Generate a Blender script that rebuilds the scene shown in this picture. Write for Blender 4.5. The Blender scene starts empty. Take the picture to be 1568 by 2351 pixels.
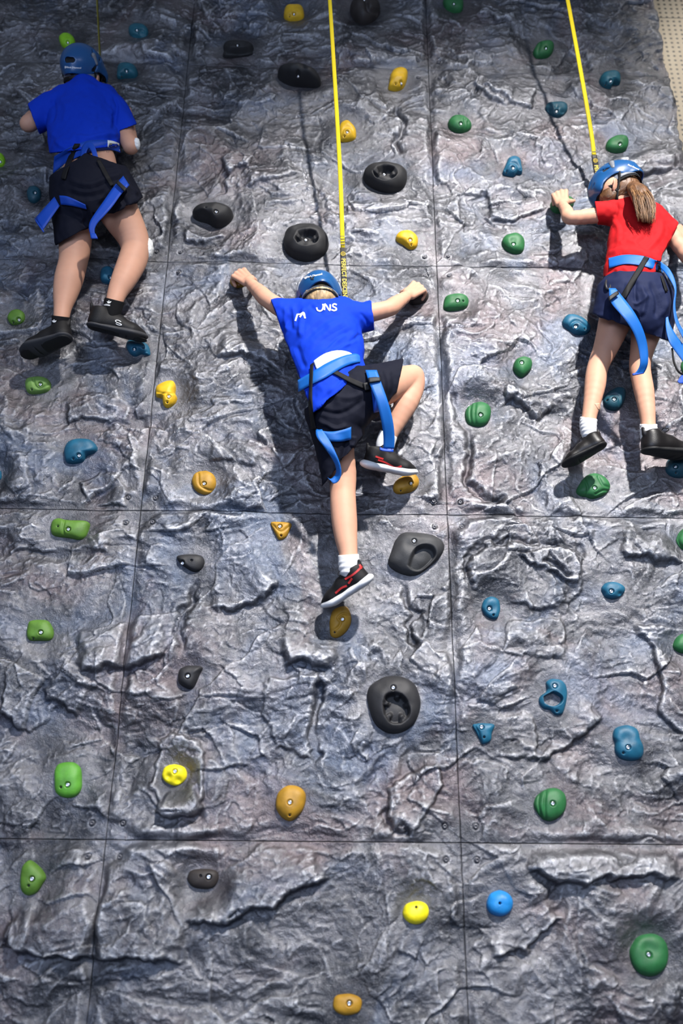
import bpy, math, random
import numpy as np
from mathutils import Vector, Matrix
from mathutils.bvhtree import BVHTree
random.seed(7)
S = bpy.context.scene
COL = S.collection
# ---------------------------------------------------------------- camera
F = 1943.59
CP = np.array([0.73484, -3.08390, 1.14969])
RT = np.array([0.99977887, -0.01943173, 0.0080389])
DN = np.array([0.01479069, 0.37804442, -0.9256693])
FW = np.array([0.01494829, 0.92558351, 0.37824823])
cam = bpy.data.cameras.new('camera')
cam.sensor_fit = 'VERTICAL'; cam.sensor_height = 36.0; cam.lens = F / 2351 * 36
cam.clip_start = 0.05; cam.clip_end = 100
cam.dof.use_dof = True; cam.dof.focus_distance = 3.42; cam.dof.aperture_fstop = 1.2
co = bpy.data.objects.new('camera', cam); COL.objects.link(co)
M = Matrix.Identity(4)
for r in range(3):
    M[r][0] = RT[r]; M[r][1] = -DN[r]; M[r][2] = -FW[r]; M[r][3] = CP[r]
co.matrix_world = M
S.camera = co
S.view_settings.view_transform = 'Standard'; S.view_settings.look = 'None'
S.view_settings.gamma = 1; S.view_settings.use_curve_mapping = False
S.view_settings.exposure = 0.0
# ---------------------------------------------------------------- light: one hard hall floodlight, cool daylight from the windows behind
w = bpy.data.worlds.new('hall_light'); S.world = w; w.use_nodes = True
w.node_tree.nodes['Background'].inputs[0].default_value = (0.50, 0.56, 0.68, 1)
w.node_tree.nodes['Background'].inputs[1].default_value = 0.24
def lamp(name, kind, loc, target, energy, color, **kw):
    l = bpy.data.lights.new(name, kind); l.energy = energy; l.color = color
    for k, v in kw.items(): setattr(l, k, v)
    o = bpy.data.objects.new(name, l); COL.objects.link(o); o.location = loc
    o.rotation_euler = (Vector(target) - Vector(loc)).to_track_quat('-Z', 'Y').to_euler()
    return o
lamp('hall_floodlight', 'SPOT', (2.6, -5.6, 6.9), (1.42, 0, 2.62), 5700, (1.0, 0.96, 0.92),
     spot_size=math.radians(39), spot_blend=1.0, shadow_soft_size=0.11)
lamp('window_daylight', 'AREA', (-0.6, -6.5, 2.2), (0.8, 0, 1.4), 230, (0.58, 0.71, 1.0), shape='RECTANGLE', size=4.0, size_y=2.0)
lamp('window_daylight', 'AREA', (3.6, -6.2, 3.4), (0.9, 0, 2.0), 60, (0.72, 0.82, 1.0), shape='RECTANGLE', size=1.6, size_y=2.6)

lamp('back_wall_fill', 'SPOT', (4.2, -2.2, 8.2), (2.95, .42, 4.9), 430, (1.0, 0.93, 0.82), spot_size=math.radians(26), spot_blend=.8, shadow_soft_size=.15)  # added fill lamp, brightens the timber wall where the floodlight cone fades
# ---------------------------------------------------------------- reading positions off the photograph
def ray(u, v):
    r = FW * F + RT * (u - 784) + DN * (v - 1175.5)
    return r / np.linalg.norm(r)
def P(u, v, d=0.0):                       # point d metres in front of the climbing wall (wall plane y = 0)
    r = ray(u, v); return CP + r * ((-d - CP[1]) / r[1])
def px(p):
    q = np.asarray(p) - CP; z = q @ FW
    return np.stack([784 + F * (q @ RT) / z, 1175.5 + F * (q @ DN) / z], -1)
def mpp(p): return float((np.asarray(p) - CP) @ FW / F)   # metres per photo pixel at p
# ---------------------------------------------------------------- noise
RNG = np.random.RandomState(3)
PERM = RNG.permutation(512).astype(np.int64)
def hsh(*a):
    h = np.zeros_like(a[0])
    for k in a: h = PERM[(h + k) & 511]
    return h
G2 = np.stack([np.cos(np.arange(512) * 2.399), np.sin(np.arange(512) * 2.399)], 1)
def n2(x, y):
    xi = np.floor(x).astype(np.int64); yi = np.floor(y).astype(np.int64); fx = x - xi; fy = y - yi
    u = fx * fx * fx * (fx * (fx * 6 - 15) + 10); v = fy * fy * fy * (fy * (fy * 6 - 15) + 10)
    def g(i, j):
        q = G2[hsh(xi + i, yi + j)]; return q[..., 0] * (fx - i) + q[..., 1] * (fy - j)
    a = g(0, 0); b = g(1, 0); c = g(0, 1); d = g(1, 1)
    return 1.5 * (a + (b - a) * u + (c - a) * v + (a - b - c + d) * u * v)
def n3(x, y, z):                           # smooth value noise
    i = np.floor(x).astype(np.int64); j = np.floor(y).astype(np.int64); k = np.floor(z).astype(np.int64)
    fx = x - i; fy = y - j; fz = z - k
    fx = fx * fx * (3 - 2 * fx); fy = fy * fy * (3 - 2 * fy); fz = fz * fz * (3 - 2 * fz)
    r = 0
    for a in (0, 1):
        for b in (0, 1):
            for c in (0, 1):
                r = r + hsh(i + a, j + b, k + c) / 255.5 * (fx if a else 1 - fx) * (fy if b else 1 - fy) * (fz if c else 1 - fz)
    return r - 1
def fbm(x, y, o=4):
    r = 0; a = 1
    for i in range(o): r = r + a * n2(x + 17.3 * i, y - 9.1 * i); x = x * 2.03; y = y * 2.03; a *= 0.5
    return r
def ridge(x, y, o=4):
    r = 0; a = 1
    for i in range(o): r = r + a * (1 - np.abs(n2(x + 5.3 * i, y + 31.7 * i)) * 1.6) ** 2; x = x * 2.1; y = y * 2.1; a *= 0.5
    return r
def sst(a, b, x):
    t = np.clip((x - a) / (b - a), 0, 1); return t * t * (3 - 2 * t)
def cells(x, y, seed):                     # distance-warped cells: id hash and local offset
    xi = np.floor(x).astype(np.int64); yi = np.floor(y).astype(np.int64)
    best = np.full(x.shape, 9.0); bi = np.zeros(x.shape, np.int64); ox = np.zeros(x.shape); oy = np.zeros(x.shape)
    for i in (-1, 0, 1):
        for j in (-1, 0, 1):
            h = hsh(xi + i + seed, yi + j); cx = i + (h % 31) / 31 - (x - xi); cy = j + (h % 29) / 29 - (y - yi)
            d = cx * cx + cy * cy; m = d < best
            best = np.where(m, d, best); bi = np.where(m, h, bi); ox = np.where(m, -cx, ox); oy = np.where(m, -cy, oy)
    return bi, ox, oy
# ---------------------------------------------------------------- materials
def mat(name, col, rough=0.6, spec=0.5, metal=0.0, noise=0.0, nscale=20, bump=0.0, bscale=80, col2=None, wave=None, sheen=0.0, sss=0.0, alpha=None):
    m = bpy.data.materials.new(name); m.use_nodes = True; nt = m.node_tree; N = nt.nodes; L = nt.links
    b = N['Principled BSDF']
    c4 = (*col, 1); b.inputs['Base Color'].default_value = c4
    b.inputs['Roughness'].default_value = rough; b.inputs['Specular IOR Level'].default_value = spec; b.inputs['Metallic'].default_value = metal
    if sheen: b.inputs['Sheen Weight'].default_value = sheen
    if sss:
        b.inputs['Subsurface Weight'].default_value = sss; b.inputs['Subsurface Radius'].default_value = (1, .35, .2); b.inputs['Subsurface Scale'].default_value = 0.008
    tc = N.new('ShaderNodeTexCoord')
    if noise:
        t = N.new('ShaderNodeTexNoise'); t.inputs['Scale'].default_value = nscale; t.inputs['Detail'].default_value = 5; L.new(tc.outputs['Object'], t.inputs['Vector'])
        rp = N.new('ShaderNodeValToRGB'); rp.color_ramp.elements[0].position = 0.3; rp.color_ramp.elements[1].position = 0.7
        c2 = col2 or tuple(min(1, c * (1 + noise)) for c in col); rp.color_ramp.elements[0].color = (*[c * (1 - noise) for c in col], 1) if not col2 else c4
        rp.color_ramp.elements[1].color = (*c2, 1); L.new(t.outputs['Fac'], rp.inputs['Fac']); L.new(rp.outputs['Color'], b.inputs['Base Color'])
    if bump:
        bp = N.new('ShaderNodeBump'); bp.inputs['Strength'].default_value = bump; bp.inputs['Distance'].default_value = 0.002
        if wave:
            t = N.new('ShaderNodeTexWave'); t.bands_direction = wave; t.inputs['Scale'].default_value = bscale; L.new(tc.outputs['Object'], t.inputs['Vector']); L.new(t.outputs['Color'], bp.inputs['Height'])
        else:
            t = N.new('ShaderNodeTexNoise'); t.inputs['Scale'].default_value = bscale; t.inputs['Detail'].default_value = 4; L.new(tc.outputs['Object'], t.inputs['Vector']); L.new(t.outputs['Fac'], bp.inputs['Height'])
        L.new(bp.outputs['Normal'], b.inputs['Normal'])
    return m
# ---------------------------------------------------------------- object helpers
def link(name, me, parent=None):
    o = bpy.data.objects.new(name, me); COL.objects.link(o)
    if parent is not None:
        o.parent = parent; o.matrix_parent_inverse = parent.matrix_basis.inverted() if parent.parent is None else (parent.parent.matrix_basis @ parent.matrix_parent_inverse @ parent.matrix_basis).inverted()
    return o
def mesh(name, V, Fc, m, parent=None, smooth=True):
    me = bpy.data.meshes.new(name); V = np.asarray(V, dtype=np.float32); Fc = np.asarray(Fc, dtype=np.int32) if not isinstance(Fc, list) else Fc
    if isinstance(Fc, list): me.from_pydata([tuple(map(float, v)) for v in V], [], Fc)
    else:
        n, k = Fc.shape; me.vertices.add(len(V)); me.vertices.foreach_set('co', V.ravel())
        me.loops.add(n * k); me.loops.foreach_set('vertex_index', Fc.ravel()); me.polygons.add(n)
        me.polygons.foreach_set('loop_start', np.arange(0, n * k, k, dtype=np.int32)); me.polygons.foreach_set('loop_total', np.full(n, k, np.int32)); me.update(calc_edges=True)
    me.materials.append(m)
    if smooth: me.polygons.foreach_set('use_smooth', np.ones(len(me.polygons), bool))
    me.update()
    return link(name, me, parent)
def empty(name, loc, label=None, cat=None, group=None, kind=None):
    o = bpy.data.objects.new(name, None); o.empty_display_size = 0.05; COL.objects.link(o); o.location = tuple(map(float, loc))
    tag(o, label, cat, group, kind); return o
def tag(o, label=None, cat=None, group=None, kind=None):
    for k, v in (('label', label), ('category', cat), ('group', group), ('kind', kind)):
        if v: o[k] = v
def catmull(pts, n):
    p = np.asarray(pts, float)
    if len(p) == 2: return p[0] + (p[1] - p[0]) * np.linspace(0, 1, n)[:, None]
    q = np.vstack([2 * p[0] - p[1], p, 2 * p[-1] - p[-2]]); t = np.linspace(0, len(p) - 1 - 1e-6, n); i = t.astype(int); f = (t - i)[:, None]
    a, b, c, d = q[i], q[i + 1], q[i + 2], q[i + 3]
    return 0.5 * (2 * b + (c - a) * f + (2 * a - 5 * b + 4 * c - d) * f * f + (3 * b - a - 3 * c + d) * f ** 3)
def sheet(A, B, th, nmid=3):               # closed strap between two edge curves, thickness th
    n = len(A); V = []; cols = nmid + 1
    g = np.array([A + (B - A) * (j / nmid) for j in range(cols)])      # cols,n,3
    du = np.gradient(g, axis=0); dv = np.gradient(g, axis=1); nn = np.cross(du, dv); nn /= (np.linalg.norm(nn, axis=-1, keepdims=True) + 1e-12)
    V = np.concatenate([(g + nn * th / 2).reshape(-1, 3), (g - nn * th / 2).reshape(-1, 3)]); o = cols * n; Fc = []
    for i in range(cols - 1):
        for j in range(n - 1):
            a = i * n + j; b = a + n; Fc.append((a, b, b + 1, a + 1)); Fc.append((o + a, o + a + 1, o + b + 1, o + b))
    for j in range(n - 1):
        Fc.append((j, j + 1, o + j + 1, o + j)); a = (cols - 1) * n + j; Fc.append((a, o + a, o + a + 1, a + 1))
    for i in range(cols - 1):
        a = i * n; Fc.append((a, o + a, o + a + n, a + n)); a = i * n + n - 1; Fc.append((a, a + n, o + a + n, o + a))
    return V, np.array(Fc)
def tube(pts, r, seg=8, n=None):
    p = catmull(pts, n or max(2, (len(pts) - 1) * 6)) if len(pts) > 2 else np.asarray(pts, float); n = len(p)
    r = np.interp(np.linspace(0, 1, n), np.linspace(0, 1, len(np.atleast_1d(r))), np.atleast_1d(r)) if np.ndim(r) else np.full(n, r)
    t = np.gradient(p, axis=0); t /= np.linalg.norm(t, axis=1, keepdims=True) + 1e-12; up = np.array([0.13, -0.3, 0.94]); V = []; Fc = []
    for i in range(n):
        s = np.cross(t[i], up); s /= np.linalg.norm(s) + 1e-9; up2 = np.cross(s, t[i]); up = up2
        for k in range(seg): a = 2 * math.pi * k / seg; V.append(p[i] + r[i] * (s * math.cos(a) + up2 * math.sin(a)))
    for i in range(n - 1):
        for k in range(seg): k2 = (k + 1) % seg; Fc.append((i * seg + k, i * seg + k2, (i + 1) * seg + k2, (i + 1) * seg + k))
    V += [p[0], p[-1]]; a = len(V) - 2
    for k in range(seg): k2 = (k + 1) % seg; Fc.append((a, k2, k, k)); Fc.append((a + 1, (n - 1) * seg + k, (n - 1) * seg + k2, (n - 1) * seg + k2))
    return np.array(V), [tuple(dict.fromkeys(f)) for f in Fc]
def join(parts):
    V = []; Fc = []; o = 0
    for v, f in parts:
        V.append(np.asarray(v)); Fc += [tuple(int(i) + o for i in q) for q in f]; o += len(v)
    return np.concatenate(V), Fc
def boxm(lo, hi):
    lo = np.array(lo); hi = np.array(hi); V = np.array([[(lo, hi)[i][0], (lo, hi)[j][1], (lo, hi)[k][2]] for i in (0, 1) for j in (0, 1) for k in (0, 1)])
    return V, [(0, 1, 3, 2), (4, 6, 7, 5), (0, 4, 5, 1), (2, 3, 7, 6), (0, 2, 6, 4), (1, 5, 7, 3)]
# ---------------------------------------------------------------- solid modelling field
class SD:
    def __init__(s, lo, hi, vx):
        s.lo = np.array(lo, float); s.vx = vx; s.n = (np.ceil((np.array(hi) - s.lo) / vx)).astype(int) + 1; s.d = np.full(s.n, 0.08, np.float32)
        s.ax = [(s.lo[i] + vx * np.arange(s.n[i])).astype(np.float32) for i in range(3)]
    def reg(s, lo, hi):
        a = np.clip(np.floor((np.array(lo) - s.lo) / s.vx).astype(int), 0, s.n); b = np.clip(np.ceil((np.array(hi) - s.lo) / s.vx).astype(int) + 1, 0, s.n)
        sl = tuple(slice(a[i], b[i]) for i in range(3))
        return sl, s.ax[0][sl[0]][:, None, None], s.ax[1][sl[1]][None, :, None], s.ax[2][sl[2]][None, None, :]
    def op(s, fn, lo, hi, k, sub=False):
        sl, X, Y, Z = s.reg(lo, hi); d0 = s.d[sl]
        if d0.size == 0: return
        d1 = fn(X, Y, Z).astype(np.float32)
        if sub: d0 = -d0
        h = np.maximum(k - np.abs(d0 - d1), 0) / max(k, 1e-6); r = np.minimum(d0, d1) - h * h * k / 4
        s.d[sl] = -r if sub else r
    def cone(s, a, b, ra, rb, k=0.01, sq=None, sub=False):
        a = np.asarray(a, float); b = np.asarray(b, float); ab = b - a; L2 = float(ab @ ab) + 1e-12; R = max(ra, rb); mg = R * 1.5 + k + 3 * s.vx
        def fn(X, Y, Z):
            x = X - a[0]; y = Y - a[1]; z = Z - a[2]; t = np.clip((x * ab[0] + y * ab[1] + z * ab[2]) / L2, 0, 1)
            x = x - t * ab[0]; y = y - t * ab[1]; z = z - t * ab[2]; q = x * x + y * y + z * z; f = 1
            if sq is not None:
                n, f = sq; vn = x * n[0] + y * n[1] + z * n[2]; q = q + vn * vn * (1 / f ** 2 - 1)
            return (np.sqrt(q) - (ra + (rb - ra) * t)) * min(f, 1)
        s.op(fn, np.minimum(a, b) - mg, np.maximum(a, b) + mg, k, sub); return s
    def chain(s, pts, k=0.01, sq=None):      # [(u,v,d,half_px)] or [(p3, r)]
        q = [((P(*p[:3]), p[3] * mpp(P(*p[:3]))) if len(p) == 4 else p) for p in pts]
        if len(q) > 2:
            c = catmull([[*p, r] for p, r in q], (len(q) - 1) * 3 + 1); q = [(x[:3], x[3]) for x in c]; k = min(k, .008) if len(pts) > 3 else k
        for (a, ra), (b, rb) in zip(q[:-1], q[1:]): s.cone(a, b, ra, rb, k, sq)
        return s
    def ell(s, c, r, R=None, k=0.01, sub=False):
        c = np.asarray(c, float); r = np.asarray(r, float); R = np.eye(3) if R is None else np.asarray(R); mg = r.max() * 1.3 + k + 3 * s.vx
        def fn(X, Y, Z):
            x = X - c[0]; y = Y - c[1]; z = Z - c[2]; q = 0
            for i in range(3): q = q + ((x * R[0][i] + y * R[1][i] + z * R[2][i]) / r[i]) ** 2
            return (np.sqrt(q) - 1) * r.min()
        s.op(fn, c - mg, c + mg, k, sub); return s
    def cut(s, p, n, k=0.0):                 # remove the side the normal points to
        n = np.asarray(n, float); n = n / np.linalg.norm(n); sl, X, Y, Z = s.reg(s.lo - 1, s.lo + 9)
        pl = ((X - p[0]) * n[0] + (Y - p[1]) * n[1] + (Z - p[2]) * n[2]).astype(np.float32)
        s.d = np.maximum(s.d, pl); return s
    def mesh(s, name, m, parent=None, disp=None, smooth=1, xf=None):
        d = s.d; d[0] = d[-1] = 0.05; d[:, 0] = d[:, -1] = 0.05; d[:, :, 0] = d[:, :, -1] = 0.05
        ins = d < 0; ci = []; cp = []; st = np.array([d.shape[1] * d.shape[2], d.shape[2], 1]); flips = []
        for ax in range(3):
            a = [slice(None)] * 3; b = [slice(None)] * 3; a[ax] = slice(0, -1); b[ax] = slice(1, None)
            e = np.argwhere(ins[tuple(a)] != ins[tuple(b)])
            v0 = d[e[:, 0], e[:, 1], e[:, 2]]; e2 = e.copy(); e2[:, ax] += 1; v1 = d[e2[:, 0], e2[:, 1], e2[:, 2]]
            t = v0 / (v0 - v1); p = e.astype(float); p[:, ax] += t; o1 = (ax + 1) % 3; o2 = (ax + 2) % 3
            base = e @ st; c4 = np.stack([base, base - st[o1], base - st[o1] - st[o2], base - st[o2]], 1)
            f = v0 < 0; c4[~f] = c4[~f][:, ::-1]; ci.append(c4); cp.append(p)
        ci = np.concatenate(ci); cp = np.concatenate(cp)
        uq, inv = np.unique(ci.ravel(), return_inverse=True); inv = inv.ravel(); cnt = np.bincount(inv)
        V = np.stack([np.bincount(inv, np.repeat(cp[:, i], 4)) / cnt for i in range(3)], 1); Fc = inv.reshape(-1, 4)
        V = s.lo + V * s.vx
        for it in range(smooth):
            acc = np.zeros_like(V); 
            for k in range(4):
                for i in range(3): acc[:, i] += np.bincount(Fc[:, k], V[Fc[:, (k + 1) % 4], i] + V[Fc[:, (k - 1) % 4], i], len(V))
            V = 0.4 * V + 0.6 * acc / (2 * np.bincount(Fc.ravel(), minlength=len(V)))[:, None]
        if disp:
            fn = np.cross(V[Fc[:, 2]] - V[Fc[:, 0]], V[Fc[:, 3]] - V[Fc[:, 1]]); N = np.zeros_like(V)
            for k in range(4):
                for i in range(3): N[:, i] += np.bincount(Fc[:, k], fn[:, i], len(V))
            N /= np.linalg.norm(N, axis=1, keepdims=True) + 1e-12; V = V + N * disp(V, N)[:, None]
        if xf is not None: V = V @ xf[0].T + xf[1]
        s.V = V; s.F = Fc
        return mesh(name, V, Fc, m, parent)
def BOX(u0, v0, u1, v1, vx, d0=-.02, d1=.42):   # field covering a photo rectangle over a range of depths
    q = np.array([P(u, v, d) for u in (u0, u1) for v in (v0, v1) for d in (d0, d1)]); return SD(q.min(0), q.max(0), vx)
def bvh_of(*objs):
    V = []; Fc = []; o = 0
    for ob in objs:
        me = ob.data; a = np.empty(len(me.vertices) * 3, np.float32); me.vertices.foreach_get('co', a); V.append(a.reshape(-1, 3))
        k = np.empty(len(me.loops), np.int32); me.loops.foreach_get('vertex_index', k); Fc.append(k.reshape(-1, 4) + o); o += len(me.vertices)
    V = np.concatenate(V); Fc = np.concatenate(Fc)
    return BVHTree.FromPolygons(V.tolist(), Fc.tolist())
def on(bv, u, v, off=0.004, fallback=0.2):  # point on a built surface seen at photo pixel (u, v)
    r = ray(u, v); h = bv.ray_cast(Vector(CP), Vector(r), 20)
    if h[0] is None: return None
    return np.array(h[0]) - r * off
def strap(name, eA, eB, m, parent, bv=None, off=0.005, n=24, th=0.0025, d=None, nmid=4):
    A = catmull([e[:2] for e in eA], n); B = catmull([e[:2] for e in eB], n)
    hasd = len(eA[0]) > 2 and eA[0][2] is not None
    g = []
    for j in range(nmid + 1):
        row = []; q = A + (B - A) * j / nmid
        if hasd: dd = catmull([[e[2]] for e in eA], n)[:, 0]
        for i, (u, v) in enumerate(q):
            p = on(bv, u, v, off) if bv is not None and not hasd else None
            if p is None and not hasd and bv is not None: row.append(None); continue
            row.append(p if p is not None else P(u, v, dd[i] if hasd else d))
        if any(x is None for x in row):      # past the silhouette: keep the nearest depth and turn in toward the wall
            ok = [i for i, x in enumerate(row) if x is not None]
            for i, x in enumerate(row):
                if x is None:
                    k = min(ok, key=lambda t: abs(t - i)) if ok else None
                    dep = (-row[k][1] - 0.004 * abs(k - i)) if k is not None else (d or 0.2)
                    row[i] = P(q[i][0], q[i][1], dep)
        g.append(row)
    g = np.array(g)
    for it in range(3): g[:, 1:-1] = (g[:, :-2] + g[:, 1:-1] * 2 + g[:, 2:]) / 4
    for it in range(2): g[1:-1] = (g[:-2] + g[1:-1] * 2 + g[2:]) / 4
    cols, nn_ = g.shape[:2]; du = np.gradient(g, axis=0); dv = np.gradient(g, axis=1); nn = np.cross(du, dv); nn /= np.linalg.norm(nn, axis=-1, keepdims=True) + 1e-12
    V = np.concatenate([(g + nn * th / 2).reshape(-1, 3), (g - nn * th / 2).reshape(-1, 3)]); o = cols * nn_; Fc = []
    for i in range(cols - 1):
        for j in range(nn_ - 1): a = i * nn_ + j; b = a + nn_; Fc.append((a, b, b + 1, a + 1)); Fc.append((o + a, o + a + 1, o + b + 1, o + b))
    for j in range(nn_ - 1):
        Fc.append((j, j + 1, o + j + 1, o + j)); a = (cols - 1) * nn_ + j; Fc.append((a, o + a, o + a + 1, a + 1))
    for i in range(cols - 1):
        a = i * nn_; Fc.append((a, o + a, o + a + nn_, a + nn_)); a += nn_ - 1; Fc.append((a, a + nn_, o + a + nn_, o + a))
    return mesh(name, V, np.array(Fc), m, parent)
def edges_of(line, w):                      # px centre line -> two px edges w apart
    p = np.asarray(line, float); t = np.gradient(p, axis=0); t /= np.linalg.norm(t, axis=1, keepdims=True) + 1e-9; n = np.stack([-t[:, 1], t[:, 0]], 1) * w / 2
    return (p + n).tolist(), (p - n).tolist()
# ---------------------------------------------------------------- materials used by the place
def rock_material():
    m = bpy.data.materials.new('painted_rock_panel'); m.use_nodes = True; nt = m.node_tree; N = nt.nodes; L = nt.links; b = N['Principled BSDF']
    tc = N.new('ShaderNodeTexCoord')
    def noise(sc, det=5, dist=0.0, rough=0.55):
        t = N.new('ShaderNodeTexNoise'); t.inputs['Scale'].default_value = sc; t.inputs['Detail'].default_value = det; t.inputs['Distortion'].default_value = dist; t.inputs['Roughness'].default_value = rough
        L.new(tc.outputs['Object'], t.inputs['Vector']); return t.outputs['Fac']
    def ramp(src, p0, c0, p1, c1):
        r = N.new('ShaderNodeValToRGB'); e = r.color_ramp.elements; e[0].position = p0; e[0].color = c0; e[1].position = p1; e[1].color = c1; L.new(src, r.inputs['Fac']); return r.outputs['Color']
    def mix(f, a, c, mode='MIX'):
        x = N.new('ShaderNodeMix'); x.data_type = 'RGBA'; x.blend_type = mode
        if isinstance(f, float): x.inputs[0].default_value = f
        else: L.new(f, x.inputs[0])
        for s, i in ((a, 6), (c, 7)):
            if isinstance(s, tuple): x.inputs[i].default_value = s
            else: L.new(s, x.inputs[i])
        return x.outputs[2]
    base = ramp(noise(3.2, 6, 1.2), 0.38, (0.044, 0.047, 0.057, 1), 0.62, (0.185, 0.185, 0.200, 1))
    base = mix(ramp(noise(2.1, 4, 0.8), 0.50, (0, 0, 0, 1), 0.64, (0.6,) * 3 + (1,)), base, (0.165, 0.128, 0.134, 1))
    base = mix(ramp(noise(1.7, 5, 1.5), 0.50, (0, 0, 0, 1), 0.64, (0.6,) * 3 + (1,)), base, (0.088, 0.120, 0.185, 1))
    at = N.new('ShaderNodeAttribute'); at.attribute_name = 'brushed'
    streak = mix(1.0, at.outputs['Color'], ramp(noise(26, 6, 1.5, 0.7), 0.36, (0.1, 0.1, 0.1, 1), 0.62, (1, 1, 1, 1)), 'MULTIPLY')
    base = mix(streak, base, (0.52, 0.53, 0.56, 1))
    speck = ramp(noise(95, 5, 2.5, 0.7), 0.56, (0, 0, 0, 1), 0.70, (0.6, 0.6, 0.6, 1))
    base = mix(speck, base, (0.34, 0.34, 0.345, 1))
    L.new(base, b.inputs['Base Color']); b.inputs['Metallic'].default_value = 0.78; b.inputs['Specular IOR Level'].default_value = 0.85
    rr = ramp(noise(11, 4), 0.3, (0.25,) * 3 + (1,), 0.7, (0.40,) * 3 + (1,)); L.new(rr, b.inputs['Roughness'])
    b1 = N.new('ShaderNodeBump'); b1.inputs['Strength'].default_value = 0.9; b1.inputs['Distance'].default_value = 0.0065; L.new(noise(52, 8, 0.45, 0.66), b1.inputs['Height'])
    b2 = N.new('ShaderNodeBump'); b2.inputs['Strength'].default_value = 0.75; b2.inputs['Distance'].default_value = 0.0018; L.new(noise(210, 5, 0.3, 0.6), b2.inputs['Height']); L.new(b1.outputs['Normal'], b2.inputs['Normal'])
    L.new(b2.outputs['Normal'], b.inputs['Normal']); b.inputs['Coat Weight'].default_value = .25; b.inputs['Coat Roughness'].default_value = .16; L.new(b2.outputs['Normal'], b.inputs['Coat Normal'])
    return m
ROCK = rock_material()
STEEL = mat('zinc_bolt', (0.62, 0.63, 0.65), 0.25, metal=1.0)
DARKSTEEL = mat('dark_bolt', (0.035, 0.036, 0.04), 0.4, metal=0.5)
GREYBOLT = mat('painted_bolt', (0.09, 0.09, 0.10), 0.4, metal=0.4)
HOLE = mat('screw_hole', (0.012, 0.012, 0.014), 0.8)
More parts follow.
